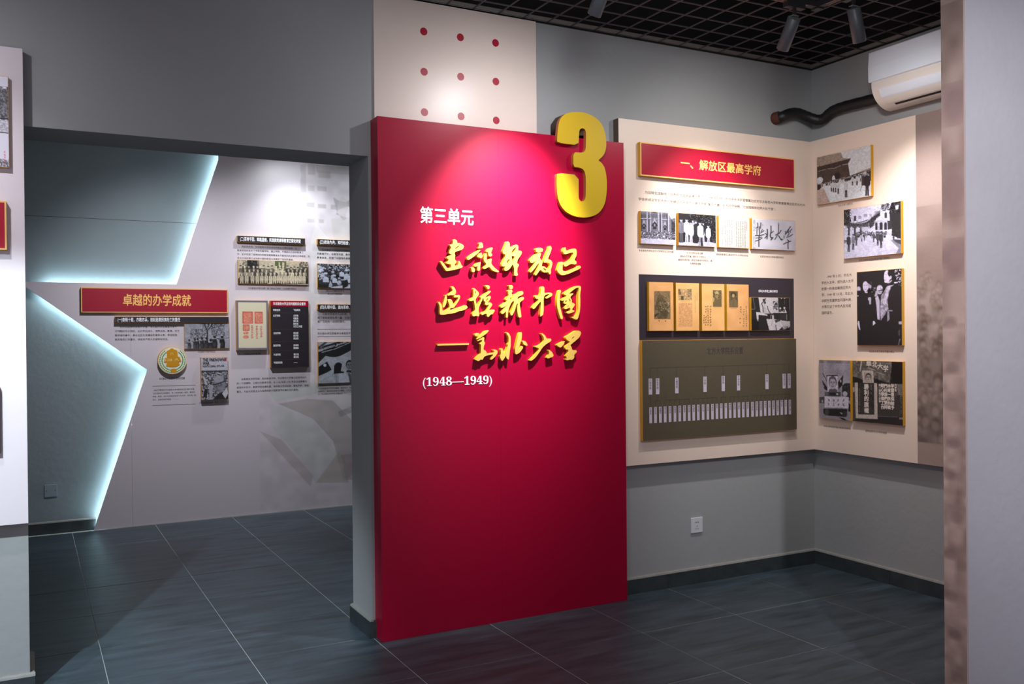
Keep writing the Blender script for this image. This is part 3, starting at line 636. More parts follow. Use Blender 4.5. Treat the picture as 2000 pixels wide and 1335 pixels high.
def tube(name, pts, radius, m, parent, seg=16, close=True, wob=0.0):
    P = []
    for i in range(len(pts)-1):
        p0, p1, p2, p3 = [Vector(pts[max(0, min(len(pts)-1, k))]) for k in (i-1, i, i+1, i+2)]
        for j in range(6):
            t = j/6; P.append(.5*((2*p1)+(p2-p0)*t+(2*p0-5*p1+4*p2-p3)*t*t+(3*p1-p0-3*p2+p3)*t**3))
    P.append(Vector(pts[-1])); vs, fs = [], []; up = Vector((0, 0, 1))
    for i, p in enumerate(P):
        tg = (P[min(i+1, len(P)-1)]-P[max(i-1, 0)]).normalized(); s_ = tg.cross(up).normalized(); u_ = s_.cross(tg); r_ = radius*(1+wob*math.sin(i*2.1))
        vs += [p+(s_*math.cos(6.28319*k/seg)+u_*math.sin(6.28319*k/seg))*r_ for k in range(seg)]
    for i in range(len(P)-1): fs += [(i*seg+k, i*seg+(k+1) % seg, (i+1)*seg+(k+1) % seg, (i+1)*seg+k) for k in range(seg)]
    fs += [tuple(range(seg))[::-1], tuple(len(vs)-seg+k for k in range(seg))]
    o = pydata(name, vs, fs, m, parent)
    for p in o.data.polygons: p.use_smooth = True
    return o
ho = thing('pipe_hose', 'black taped hose sagging from the wall hole to the air conditioner', 'hose', (4.45, 4.2, 2.8))
tube('hose', [(4.195, 4.315, 2.836), (4.20, 4.285, 2.84), (4.25, 4.277, 2.862), (4.32, 4.277, 2.874), (4.385, 4.262, 2.856), (4.435, 4.225, 2.832), (4.457, 4.185, 2.835), (4.457, 4.12, 2.864), (4.457, 4.02, 2.872), (4.457, 3.86, 2.868), (4.457, 3.698, 2.866)], .0325, M_HOSE, ho, wob=.035)
tube('foam_collar', [(4.183, 4.3299, 2.836), (4.183, 4.31, 2.836), (4.188, 4.292, 2.838)], .037, M_RUST, ho, wob=.06)

# ================================================================== PHOTOGRAPH BOARDS, BACK WALL
PUR = (.93, .92, 1.04); SEP = (1.0, .93, .86)
def q(c, *pts): return [c(p) for p in pts]
C1 = crop(1230, 395, 9.889); C2 = crop(1390, 395, 9.889)
D0 = .049   # face of the cream panel in front of the wall
TH = .021

# church
Q = [(208,157),(885,215),(880,820),(210,798)]; c = Canvas(Q, 84, .5, PUR)
c.N(200,150,900,560,9,.10); c.P([(740,200),(890,200),(890,420),(800,330)], .92); c.N(800,300,890,600,12,.4,-.3); c.P([(800,330),(890,300),(890,600),(800,590)], .2, .6)
for x in (335,395,555,610,745): c.P([(x-12,180),(x+12,180),(x+12,570),(x-12,570)], .78)
for x in (365,585,720,225): c.R(x-14,230,x+14,560,.2,.7)
for x0,x1,y in ((210,330,300),(350,400,305),(500,550,315),(620,720,330)): c.R(x0,y,x1,y+12,.9); c.R(x0,y+12,x1,y+24,.15)
for x0,x1 in ((230,320),(400,540),(625,720)):
    for k in range(5): c.L([(x0+k*(x1-x0)/5,225),(x0+k*(x1-x0)/5,290)],7,.22)
for x,y,w_,h_ in ((270,395,45,95),(475,362,58,130),(675,425,38,85)):
    c.P([(x-w_*.7,y+30),(x,y-70),(x+w_*.7,y+30)], .75); c.P([(x,y),(x+w_*.8,y+h_*.45),(x+w_,y+h_*.75),(x-w_,y+h_*.75),(x-w_*.8,y+h_*.45)], .1); c.E(x,y+h_*.55,w_*.3,h_*.2,.62); c.R(x-w_*.6,y+h_*.8,x+w_*.6,y+h_+20,.12)
c.R(435,170,510,195,.12); c.R(200,150,900,180,.85,.5)
c.crowd(215,880,545,640,190,13,.12,.95,.03); c.crowd(215,880,620,690,110,14,.15,.95,.03); c.P([(205,690),(885,715),(885,825),(205,805)], .86); c.N(205,700,885,830,60,.05)
church = c.done(tex=.12)
# eight men
Q2 = [(940,203),(1665,248),(1660,862),(938,830)]; c = Canvas(Q2, 88, .13, PUR)
c.N(1140,200,1670,620,11,.75,-.12); c.R(1600,240,1640,800,.16,.8); c.N(1540,560,1670,800,12,.5,0); c.P([(935,770),(1530,760),(1670,790),(1670,880),(935,850)], .84); c.R(935,560,1000,770,.2)
c.man(1212,330,330,.75,.6); c.man(1415,375,440,.12,.85,wide=.7); c.man(992,305,480,.52,.34); c.man(1095,305,470,.97,.88); c.man(1268,345,450,.13,.13,hair=.3,wide=.9); c.P([(1232,600),(1308,600),(1312,790),(1208,780)], .13)
c.man(1176,362,460,.96,.86); c.man(1512,428,420,.95,.78); c.man(1355,365,490,.97,.6); c.P([(1318,470),(1412,470),(1420,675),(1318,665)], .96); c.P([(1368,680),(1395,680),(1410,850),(1360,840)], .16); c.P([(1440,560),(1445,640),(1425,640)], .9)
men = c.done(tex=.10)
Q3 = [(133,262),(735,290),(720,890),(137,870)]; c = Canvas(Q3, 74, .74, (1,.99,.97))
for xs, y0, y1, g_, dn in (((205,),380,840,.45,.5),((260,300,345,385),350,840,.42,.85),((475,515,555,597,640),360,840,.36,.95),((675,),370,520,(.6,.42,.34),1)):
    c.cols(xs,y0,y1,10,23,g_,dn,3); c.cols(xs,y0,y1,10,23,g_,dn,9,.7)
letter = c.done(.01)
Q4 = [(775,305),(1615,355),(1615,932),(778,900)]; c = Canvas(Q4, 104, .80, (.97,.96,1.02))
c.N(790,330,1610,930,140,.05); c.N(790,330,840,930,30,.12,-.3); c.R(775,300,1615,330,.93,.8); c.R(775,300,792,900,.95)
G=.2
for pts, w_ in (([(882,400),(888,440),(884,500)],16),([(945,395),(942,440),(938,500)],17),([(885,470),(852,500)],13),([(870,520),(868,620)],16),([(912,470),(916,600),(905,700),(903,850)],19),([(840,642),(920,640),(1000,622)],20),([(848,690),(905,680),(962,668)],15),([(842,748),(905,725),(965,690)],17),([(945,560),(975,520)],13),([(940,590),(1000,545)],18),([(972,435),(985,438)],10),
    ([(1066,520),(1070,600),(1058,700)],22),([(1020,598),(1045,605),(1050,620)],15),([(1018,690),(1062,635)],17),([(1137,455),(1138,560),(1122,640),(1135,680),(1172,678),(1135,722)],21),([(1140,592),(1185,555)],16),
    ([(1283,395),(1290,440)],10),([(1283,430),(1280,570),(1250,650),(1208,715)],15),([(1225,628),(1300,590),(1332,535)],17),([(1285,640),(1320,700),(1362,712)],20),
    ([(1518,462),(1475,520),(1440,565)],17),([(1412,555),(1425,580),(1410,615)],15),([(1430,600),(1470,560),(1490,600),(1462,640)],15),([(1545,508),(1500,560),(1520,575)],15),([(1440,670),(1500,650),(1560,612)],15),([(1392,640),(1388,690)],14),([(1380,800),(1450,765),(1520,742)],18),([(1455,715),(1480,735),(1465,800),(1468,890)],19),([(1490,500),(1480,560)],11)):
    c.L(pts, w_, G)
c.P([(1310,705),(1370,712),(1340,738)], (.12,.34,.2))
calli = c.done(.015)

def grp(*a, **k): return board(*a, **k)[0]
GA = 'mounted prints on the back wall panel'
grp('photo_board', 'black and white print of a crowd before a gothic church front', 'photo board', BACK, q(C1,*Q), D0, TH, im=church, group=GA)
grp('photo_board', 'black and white print of men in pale suits standing in a row before foliage', 'photo board', BACK, q(C1,*Q2), D0, TH, im=men, group=GA)
grp('photo_board', 'nearly white print of a handwritten letter in columns', 'photo board', BACK, q(C2,*Q3), D0, TH, im=letter, group=GA)
grp('photo_board', 'grey print of four large brush-written characters in black ink', 'photo board', BACK, q(C2,*Q4), D0, TH, im=calli, group=GA)

# crimson heading sign with a pale gold rim
def sign(name, label, fr, quad, d0, th, body, fit_px, p, m=None, rect=None):
    t, rc = board(name, label, 'sign', fr, quad, d0, th, face=M_GOLDRIM, inset=.0002, rect=rect)
    u0, v0, u1, v1 = rc; r = .007
    fbox('sign_face', fr, u0+r, v0+r, u1-r, v1-r, d0+th+.0009, d0+th+.0013, m or M_SIGN, t)
    if body:
        a, b = fr.px(*fit_px[0], d0+th), fr.px(*fit_px[1], d0+th)
        text('lettering', fr, body, 0, (a[1]+b[1])/2, p, M_GTEXT, d0+th+.0016, t, bold=.016, fit=(a[0], b[0]), res=2)
    return t
sign('heading_sign', 'crimson heading sign with gold characters at the top of the back wall panel', BACK, [(1250.7,275.8),(1551.8,311),(1551.8,370.2),(1250.4,342)], D0, .026, '一、解放区最高学府', ((1329,319),(1486,333)), .064)

# dark print area with four book pages and a dark photo
dp = thing('dark_panel', 'thin dark plum panel behind four tan book pages', 'panel', (3.7, 4.28, 1.4))
u0, v0, u1, v1 = qrect(BACK, [(1248,534.8),(1550,544.4),(1551.2,660.4),(1249.6,663.6)], D0+.003)
fbox('sheet', BACK, u0, v0, u1, v1, D0+.0001, D0+.003, M_BLACK2, dp)
a, b = BACK.px(1481.6, 568.2, .053), BACK.px(1519, 568.8, .053)
text('lettering', BACK, '《华北大学成立典礼特刊》', 0, (a[1]+b[1])/2, .017, M_WHITE, D0+.0034, dp, bold=.02, fit=(a[0], b[0]))
D1 = D0+.003
C3 = crop(1265, 545, 12.714); C4 = crop(1365, 545, 12.714)
TAN = (.84, .62, .40); TAN2 = (.87, .66, .42)
def page(Qp, w, base):
    c = Canvas(Qp, w, base); c.N(Qp[0][0]-5, 60, Qp[1][0]+5, 1300, 160, .03); return c
P1 = [(28,68),(640,80),(645,1283),(35,1285)]; c = page(P1, 60, TAN)
c.R(155,293,560,990,(.46,.38,.26)); c.P([(285,335),(520,640),(540,700),(420,985),(250,985),(165,750),(200,600)], (.33,.28,.18)); c.N(160,295,558,985,16,.10); c.N(290,560,540,820,14,.22,.1)
c.P([(160,880),(280,840),(160,960)], (.22,.18,.12)); c.P([(160,770),(250,765),(270,830),(160,860)], (.45,.38,.26)); c.P([(330,800),(540,820),(450,985),(360,900)], (.26,.22,.14), .6); c.E(275,1030,14,16,(.35,.25,.15)); c.E(435,1035,14,16,(.35,.25,.15)); pg1 = c.done()
P2 = [(697,88),(1276,97),(1282,1280),(705,1283)]; c = page(P2, 58, TAN2)
c.R(755,235,1095,520,(.68,.55,.38)); c.P([(755,240),(800,250),(835,390),(760,390)], (.42,.34,.24)); c.R(985,240,1090,450,(.5,.42,.3),.8); c.R(820,415,890,515,(.35,.29,.2)); c.N(755,235,1095,520,14,.16); c.R(760,585,1105,1180,(.78,.58,.38)); c.N(760,585,1105,1180,13,.10)
c.cols((1175,),400,830,7,20,(.5,.36,.2),1,2); c.cols((1222,),325,520,8,20,(.5,.36,.2),.9,8); c.R(810,545,1060,553,(.75,.56,.36)); pg2 = c.done()
P3 = [(70,112),(632,118),(640,1280),(78,1283)]; c = page(P3, 56, TAN2)
c.R(345,268,560,682,(.38,.33,.22)); c.N(345,268,560,480,12,.18); c.E(445,345,48,58,(.68,.58,.40)); c.E(442,410,40,60,(.55,.47,.32)); c.L([(405,375),(440,372),(490,385)],8,(.25,.2,.13)); c.E(425,383,13,11,(.3,.24,.15)); c.P([(350,600),(420,510),(480,470),(555,520),(558,680),(348,680)], (.40,.34,.22)); c.P([(350,430),(385,480),(370,560),(350,570)], (.72,.6,.42)); c.L([(430,505),(520,460)],8,(.6,.5,.34)); c.R(380,700,540,708,(.55,.4,.22))
c.cols((285,),650,1160,22,50,(.24,.17,.1),1,11); c.cols((222,),650,1160,18,44,(.28,.2,.12),.95,12); c.cols((170,),650,1110,20,50,(.28,.2,.12),.9,13); c.cols((120,),880,1090,20,44,(.18,.13,.09),1,14); pg3 = c.done()
P4 = [(688,128),(1236,130),(1242,1275),(698,1280)]; c = page(P4, 56, TAN)
c.R(748,293,965,698,(.34,.29,.19)); c.N(748,293,965,698,12,.12); c.E(850,385,58,60,(.2,.17,.1)); c.E(852,405,34,46,(.66,.55,.38)); c.P([(755,600),(800,520),(860,480),(930,510),(962,600),(962,696),(752,696)], (.42,.36,.24)); c.L([(860,500),(850,690)],8,(.3,.25,.16)); c.R(780,722,930,730,(.55,.4,.22))
c.cols((1175,),660,1180,20,40,(.26,.18,.1),1,21); c.cols((1108,),670,1180,18,44,(.28,.2,.12),.95,22); c.cols((1035,),670,800,20,44,(.28,.2,.12),1,23); c.cols((1015,),950,1110,16,40,(.26,.18,.1),.9,24); pg4 = c.done()
GP = 'tan book pages on the dark panel'
for im_, Qp, cc, lb in ((pg1,P1,C3,'tan page with a dark triangular photograph, leftmost of the four pages'), (pg2,P2,C3,'tan page with a small room photograph above a block of text'),
                        (pg3,P3,C4,'tan page with an elderly portrait at right and handwriting at left'), (pg4,P4,C4,'tan page with a bearded portrait at left and handwriting at right')):
    grp('page_board', lb, 'page board', BACK, q(cc,*Qp), D1, .020, im=im_, group=GP)
C5 = crop(1460, 570, 16.69); Q5 = [(120,172),(1385,180),(1385,1250),(120,1250)]; c = Canvas(Q5, 92, .13, (1,.97,1.0))
c.P([(350,172),(985,172),(1005,690),(460,700),(410,640)], .86); c.P([(270,650),(420,660),(640,740),(600,870),(560,1000),(370,1000),(350,960),(300,930)], .85); c.P([(350,740),(620,770),(650,1000),(690,1250),(340,1250)], .12)
c.P([(600,870),(1080,900),(1120,1130),(1000,1250),(690,1250)], .85); c.P([(1080,920),(1385,950),(1385,1130),(1150,1250),(1110,1080)], .80); c.N(1150,1120,1385,1250,25,.4,-.3)
c.P([(480,640),(520,400),(560,330),(600,600),(640,690),(470,690)], .78); c.L([(500,650),(490,480),(450,380),(510,300),(560,230),(590,210)], 26, .2); c.E(530,260,45,40,.22); c.E(555,340,35,45,.22); c.L([(640,460),(660,580),(730,690)], 24, .2); c.E(850,320,35,25,.25); c.N(830,300,990,590,18,.7,-.25); c.E(910,380,25,40,.25); c.E(880,460,18,45,.3); c.E(935,560,22,28,.2); c.R(820,680,1290,700,.1)
c.R(735,750,880,880,.85); c.R(745,760,790,880,.15); c.R(845,745,880,870,.15); c.P([(930,750),(960,760),(975,900),(930,900)], .1); c.P([(870,910),(1080,890),(1050,940),(900,1000)], (.2,.26,.18)); c.P([(1050,720),(1290,720),(1290,900),(1080,900)], .2)
c.E(1055,525,30,32,.95); c.E(1195,515,32,36,.95); c.P([(1010,640),(1050,560),(1080,600),(1110,650),(1160,590),(1190,560),(1230,560),(1280,680),(1010,680)], .9); c.P([(1030,600),(1070,570),(1080,650),(1020,660)], .15); c.P([(1150,640),(1190,560),(1210,600),(1190,660)], .15)
c.E(1100,198,18,18,1); c.E(1200,195,22,14,1); c.R(1195,250,1212,400,.4); c.R(1352,190,1378,580,.42); c.L([(175,180),(240,540)], 12, .55); c.R(120,545,240,565,.5); c.L([(250,620),(300,960)], 14, .1); c.L([(905,1080),(925,1250)], 22, .15); c.N(120,900,350,1240,30,.3,-.4); c.R(1255,720,1285,910,.6); c.cols((640,680,760,800,850),890,1200,16,40,.55,.35,5)
grp('photo_board', 'high-contrast dark print of an exhibition table, right of the four tan pages', 'photo board', BACK, q(C5,*Q5), D1, .018, im=c.done(tex=.12), group=GA)

# organisation chart
CO = crop(1240, 655, 6.209)
oc, rc = board('chart_board', 'olive-brown chart board with rows of small lilac name plates', 'chart board', BACK, q(CO,(88,57),(1953,38),(1965,1138),(93,1278)), D0, .024, face=M_OLIVE)
DD = D0+.024+.0009; dd = D0+.024
def ou(x, y): return BACK.px(*CO((x, y)), dd)
a, b = ou(870, 190), ou(1310, 182)
text('lettering', BACK, '北方大学院系设置', 0, (a[1]+b[1])/2, .046, M_INK, DD+.0003, oc, bold=.004, fit=(a[0], b[0]), res=2)
UX = [186,273,506,848,1069,1254,1600,1808,1869]; z1 = ou(186,522)[1]; z0 = ou(186,716)[1]
zA = (ou(186,522)[1]+ou(1869,459)[1])/2; zB = (ou(186,716)[1]+ou(1869,635)[1])/2
LXs = [189,248,307,365,424,484,542,599,656,711,767,825,883,939,993,1046,1101,1154,1208,1260,1313,1366,1424,1476,1527,1578,1629,1679,1730,1779,1828,1878]
zC = (ou(189,870)[1]+ou(1878,776)[1])/2; zD = (ou(189,1065)[1]+ou(1878,952)[1])/2
UN = ['行政学院','财经学院','文教学院','工学院','医学院','艺术学院','农学院','经济研究室','历史研究室']
LN = ['行政系','会计系','金融系','国文系','史地系','数理系','英文系','教育系','师范部','机械系','化工系','采矿系','土木系','电机系','预科','内科','外科','美术系','音乐系','戏剧系','文学系','舞蹈系','农艺学系','园艺学系','畜牧兽医','森林系','农化系','病虫害系','经济植物系','糖业系','水利系','农业推广部']
def plate(x, w_, zt, zb, nm, pch):
    pl = fbox('name_plate', BACK, x-w_/2, zb, x+w_/2, zt, DD-.0001, DD+.0012, M_PLATE, oc)
    o = text('lettering', BACK, '\n'.join(nm), x-pch/2, zt-pch*.65, pch, M_INK2, DD+.0015, pl, lp=pch*.98, bold=.01); o.location = (0, 0, 0)
ux = [ou(x, 600-60*(x-186)/1683)[0] for x in UX]; lx = [ou(x, 970-100*(x-189)/1690)[0] for x in LXs]
for x, nm in zip(ux, UN): plate(x, .0245, zA, zB, nm, .0155 if len(nm) < 5 else .0145)
for x, nm in zip(lx, LN): plate(x, .0185, zC, zD, nm, .0135)
zT = (ou(186,395)[1]+ou(1869,342)[1])/2; lw = .0007; bl = []
def ln(u0, v0, u1, v1): bl.append((u0-lw, u1+lw, 4.33-DD-.0003, 4.33-DD+.0001, v0-lw, v1+lw))
ln(ux[0], zT, ux[-1], zT)
for x in ux: ln(x, zA, x, zT)
GRP = [(0,0,0),(1,1,2),(2,3,8),(3,9,14),(4,15,16),(5,17,21),(6,22,31)]; zM = (zB+zC)/2
for k, i0, i1 in GRP:
    ln(ux[k], zM, ux[k], zB); ln(min(lx[i0], ux[k]), zM, max(lx[i1], ux[k]), zM)
    for i in range(i0, i1+1): ln(lx[i], zC, lx[i], zM)
boxes('chart_lines', bl, M_INK, oc)

# printed text on the back wall panel
DT = D0+.0004
def para(fr, d, body, px0, p, lp, parent, m=M_INK, bold=.012, align='LEFT', px1=None, n=None):
    a = fr.px(*px0, d); sx = 1.0
    if px1 is not None: b = fr.px(*px1, d); sx = (b[0]-a[0])/(n*p)
    return text('lettering', fr, body, a[0], a[1], p, m, d, parent, lp=lp, bold=bold, sx=sx, align=align)
DT = .0495
a, b = BACK.px(1247, 387.6, DT), BACK.px(1546.6, 397+9.5, DT)
para(BACK, DT, '　　为迎接全国解放，培养新中国高级建设人才，1948 年 5 月，中共中央决定晋察冀边区的华北联合大学和晋冀鲁豫边区的北方大\n学合并成立华北大学，明确华北大学的主要任务是“集中力量，扩大办学规模，为全国解放培养大批干部”。', (1246.5, 374.3), .0185, .041, bp, bold=.006, px1=(1548, 395.5), n=52.6)
def cap(fr, d, body, pa, pb, p, parent, m=M_INK2, bold=.01):
    a, b = fr.px(*pa, d), fr.px(*pb, d); return text('caption', fr, body, 0, (a[1]+b[1])/2, p, m, d, parent, bold=bold, fit=(a[0], b[0]))
cap(BACK, DT, '华北联合大学与北方大学师生在正定合影', (1247.4,489),(1316,491.5), .0135, bp)
for s, y, x0, x1 in (('华北大学校长吴玉章',494,1340.5,1372.8),('副校长范文澜（原北方大学校长）、',501,1328.8,1383),('副校长成仿吾（原华北联合大学校长）等',508,1325,1391),('负责同志合影',515,1347.8,1369.5)): cap(BACK, DT, s, (x0,y-.5),(x1,y+.8), .0135, bp)
cap(BACK, DT, '周恩来邀请吴玉章出任华北大学校长的信', (1399,496),(1461,499.5), .0135, bp)
cap(BACK, DT, '毛泽东为华北大学亲笔题写校名', (1484.5,500.5),(1530.5,503), .0135, bp)

# ================================================================== RIGHT WALL
Rg = crop(1590, 275, 10.267); DS = .0495; GR = 'mounted prints on the right wall panel'
Qg = [(57,325),(1140,80),(1145,1108),(62,1285)]; c = Canvas(Qg, 110, .9, (.98,.98,1.0))
c.P([(57,330),(560,225),(600,330),(640,345),(755,345),(720,390),(60,520)], (.66,.58,.52)); c.N(60,230,600,500,14,.08); c.P([(57,520),(755,345),(700,450),(735,700),(520,760),(57,960)], (.24,.18,.17)); c.P([(57,600),(680,450),(720,700),(500,750),(57,900)], (.30,.24,.21)); c.N(60,450,730,850,16,.07)
c.L([(90,605),(240,565)],9,(.8,.72,.68)); c.L([(290,550),(420,545),(550,490)],11,(.75,.66,.62)); c.L([(590,475),(690,455)],12,(.8,.72,.68)); c.E(480,700,62,75,(.14,.1,.1)); c.P([(400,680),(420,690),(445,760),(430,790),(385,790),(370,740)],(.9,.9,.92)); c.E(115,785,72,68,(.88,.9,.94)); c.P([(57,850),(200,840),(350,790),(740,690),(1140,530),(1140,640),(740,740),(60,990)], (.72,.6,.56)); c.R(62,870,140,975,(.12,.1,.1))
c.P([(200,900),(1140,800),(1145,1108),(62,1285),(60,1000)], (.93,.95,.98)); c.P([(57,985),(200,935),(330,1225),(62,1285)], (.80,.70,.66)); c.N(60,940,330,1280,60,.04)
c.crowd(150,640,840,865,60,15,.18,.92,-.22); c.crowd(640,1130,735,740,60,22,.15,.95,-.30)
for x,y,h_ in ((360,810,200),(400,790,235),(445,795,230),(500,785,270),(655,760,370),(785,690,200),(872,665,225),(940,660,150)): c.man(x,y,h_,.92,(.2,.14,.18),skin=.5,hair=.15)
c.P([(960,720),(1010,690),(1010,890),(960,890)], (.28,.2,.2)); c.man(1065,615,490,(.17,.12,.17),(.17,.12,.17),skin=.6,wide=1.05); c.E(1025,640,35,30,.8); c.L([(985,860),(930,1000)],8,(.25,.2,.2)); c.R(1105,600,1140,800,(.2,.15,.18))
grp('photo_board', 'print of troops before a great city gate, topmost on the right wall', 'photo board', SIDE, q(Rg,*Qg), DS, TH, im=c.done(tex=.12), group=GR)
Rp = crop(1640, 385, 10.269); Qp = [(82,250),(1230,75),(1230,1125),(88,1235)]; c = Canvas(Qp, 118, .95, PUR)
c.N(85,60,1230,620,20,.05)
for x,y,w_,h_ in ((322,380,24,90),(420,370,30,60),(540,330,32,60),(645,335,28,50),(940,310,24,105),(760,270,36,50)): c.R(x-w_,y,x+w_,y+h_,.25 if x in (322,940) else .7); 
c.E(322,385,24,20,.25); c.E(940,320,24,22,.25)
c.P([(85,250),(210,240),(210,360),(240,440),(220,560),(85,560)], .25); c.N(85,245,245,590,16,.55,-.1)
c.P([(840,140),(1000,110),(1010,250),(880,280)], .4); c.N(830,90,1060,300,16,.5,.1); c.P([(1050,110),(1230,80),(1230,840),(1050,760),(1060,600),(1020,500),(1010,230)], .16); c.N(1000,90,1230,300,18,.4,-.1); c.P([(1120,170),(1190,150),(1180,240),(1130,250)], .92)
c.P([(730,470),(900,440),(990,460),(985,640),(740,660)], .85)
for x,w_ in ((755,22),(848,30),(935,24)): c.E(x,530,w_,30,.15); c.R(x-w_,530,x+w_,650,.15)
c.P([(970,470),(1050,470),(1060,630),(980,650)], .2); c.P([(600,460),(760,400),(720,560),(620,620)], .22); c.L([(735,460),(690,620)],14,.9); c.L([(600,520),(620,630)],12,.85)
c.P([(110,455),(300,500),(430,490),(600,440),(830,255),(830,370),(700,450),(580,530),(430,560),(300,570),(140,540)], .2); c.N(110,430,830,600,14,.2)
c.L([(230,500),(420,515),(560,480),(640,420)],20,.85); c.L([(660,400),(830,280)],10,.8); c.P([(140,530),(600,510),(600,610),(140,610)], .28,.85); c.N(140,520,600,620,14,.25)
for k in range(7): c.R(110+k*62,590,150+k*62,770,.92 if k%2 == 0 else .25)
c.R(460,590,590,720,.85); c.P([(400,600),(460,570),(460,660)], .45); c.P([(85,900),(560,760),(900,760),(1230,850),(1230,1130),(88,1240)], .93); c.N(90,870,1230,1230,80,.06); c.P([(1030,860),(1230,860),(1230,1120),(1130,1130),(1180,1020)], .45,.7); c.P([(1060,840),(1230,850),(1230,950),(1130,900)], .3)
c.crowd(340,960,700,780,120,17,.18,.95,-.03); c.P([(960,700),(1060,720),(1060,775),(960,770)], .9); c.crowd(1060,1220,620,800,14,16,.15,.3)
for x,y,h_,b in ((185,730,370,.22),(280,735,320,.6),(345,720,250,.3),(455,730,160,.8),(515,730,140,.3),(700,700,200,.35),(780,690,280,.28),(845,690,330,.22)): c.man(x,y,h_,b,.22,skin=.7)
c.R(85,860,150,885,.3); c.R(85,900,130,915,.3)
grp('photo_board', 'print of a street parade under a hanging banner, on the right wall', 'photo board', SIDE, q(Rp,*Qp), DS, TH, im=c.done(tex=.12), group=GR)
Rt = crop(1665, 515, 7.853); Qt = [(64,127),(752,70),(765,1250),(76,1248)]; c = Canvas(Qt, 92, .12, (1,.95,1.08))
for k in range(60):
    x = random.uniform(655,755); y = random.uniform(85,350)
    if x > 640+ (y-85)*.28: c.E(x,y,7,7,.95)
c.E(97,385,32,42,.85); c.R(64,410,125,470,.12); c.E(85,490,12,10,.9); c.face(208,345,47,78,.90,.14,.4); c.E(205,330,42,66,.9); c.E(190,330,8,5,.3); c.E(228,328,8,5,.3); c.L([(190,390),(225,388)],6,.4); c.P([(245,265),(260,300),(262,345),(248,340)],.14); c.P([(190,425),(245,425),(235,445),(200,445)], .9); c.P([(240,290),(300,330),(300,365),(250,370)], .75); c.L([(295,270),(300,320)],8,.4)
c.N(250,370,380,430,16,.8,-.1); c.E(365,455,30,48,.8); c.P([(330,430),(370,400),(360,440),(345,500)], .12); c.face(428,400,44,68,.88,.6,.4); c.E(428,372,44,42,.9); c.L([(405,412),(465,402)],12,.2); c.L([(415,465),(455,462)],7,.3)
c.P([(358,520),(400,480),(425,560),(440,860),(390,850),(375,640)], .85); c.P([(425,490),(450,520),(440,860),(425,870)], .12); c.P([(450,480),(480,440),(540,340),(660,310),(620,400),(570,450),(560,690),(500,780),(440,870),(432,700)], .72); c.N(440,340,640,800,26,.22,-.05); c.P([(540,350),(600,330),(560,420),(510,640),(470,600)], .92,.7); c.P([(600,350),(670,300),(750,340),(760,900),(560,880),(560,700),(545,560),(570,440)], .13)
c.R(550,705,620,725,.6); c.P([(540,720),(570,730),(575,850),(540,885)], .65)
c.E(540,195,47,95,.94); c.P([(500,130),(530,98),(565,100),(570,160),(600,180),(600,220),(560,270),(520,290),(500,280),(502,250),(490,220),(500,200)], .94); c.P([(560,95),(610,110),(625,160),(610,190),(590,185),(570,195),(550,150)], .12); c.E(597,205,14,26,.88); c.P([(545,290),(610,240),(615,260),(560,310)], .85); c.L([(515,160),(530,162)],5,.35); c.L([(505,247),(525,245)],5,.4); c.E(668,286,26,11,.95); c.P([(500,300),(600,290),(550,340)], .14)
c.P([(245,515),(285,508),(295,530),(290,620),(265,620),(262,560),(245,555)], .8); c.P([(85,870),(105,880),(122,1020),(100,1000),(75,920)], .9); c.P([(320,880),(340,868),(362,910),(318,948)], .95); c.R(708,880,755,925,.75); c.P([(705,1030),(725,1000),(720,1110),(705,1090)], .4); c.P([(715,1150),(735,1145),(710,1248),(697,1248)], .5)
grp('photo_board', 'tall dark print of two men in dark suits, beside the printed paragraph', 'photo board', SIDE, q(Rt,*Qt), DS, TH, im=c.done(tex=.12), group=GR)
Ru = crop(1590, 695, 9.889); Qu = [(90,70),(695,88),(712,1253),(103,1195)]; c = Canvas(Qu, 66, .68, (.97,.93,1.0))
c.N(90,70,700,700,120,.07); c.N(90,70,700,150,60,.1,-.6); c.P([(550,560),(600,520),(700,520),(705,800),(540,760)], .2); c.N(540,520,705,760,18,.15); c.E(600,725,45,50,.8); c.P([(100,920),(710,960),(712,1253),(103,1195)], .62); c.P([(100,790),(200,780),(200,910),(100,905)], .3); c.E(160,870,14,30,.8); c.L([(165,100),(190,500)],6,.5); c.R(670,540,690,860,.2)
c.P([(155,455),(260,600),(258,670),(200,630)], .14); c.P([(570,360),(550,560),(480,640),(468,500)], .12); c.L([(170,330),(255,480)],12,.15); c.E(520,480,14,28,.85); c.E(190,575,8,10,.8); c.P([(245,365),(465,365),(465,390),(255,395),(250,460)], .12); c.P([(262,380),(462,385),(462,690),(265,690)], .9)
c.P([(280,690),(300,640),(340,620),(400,620),(450,650),(455,700),(280,700)], .38); c.face(366,520,68,115,.78,.3,.35); c.P([(290,470),(300,410),(360,392),(420,410),(440,470),(430,440),(300,440)], .42)
c.R(210,690,520,775,.3); c.R(300,705,480,750,.12); c.R(430,715,470,745,.85); c.E(245,720,30,38,.45); c.P([(205,768),(665,790),(670,1005),(205,985)], .9)
for x in (285,380,470,570): c.cols((x,),820,960,22,60,.3,1,x)
c.P([(615,865),(705,930),(705,1080),(660,1060),(668,900)], .1); c.P([(180,1010),(640,1020),(640,1080),(600,1170),(230,1140),(180,1100)], .12); c.E(250,1080,42,62,.3); c.E(600,1110,38,58,.22); c.P([(490,1080),(550,1090),(545,1130)], .7); c.R(270,995,560,1015,.5); c.P([(480,1180),(560,1190),(660,1250),(560,1230)], .12)
tk = grp('photo_board', 'print of a truck carrying a large portrait and a white banner', 'photo board', SIDE, q(Ru,*Qu), DS, TH, im=c.done(tex=.12), group=GR)
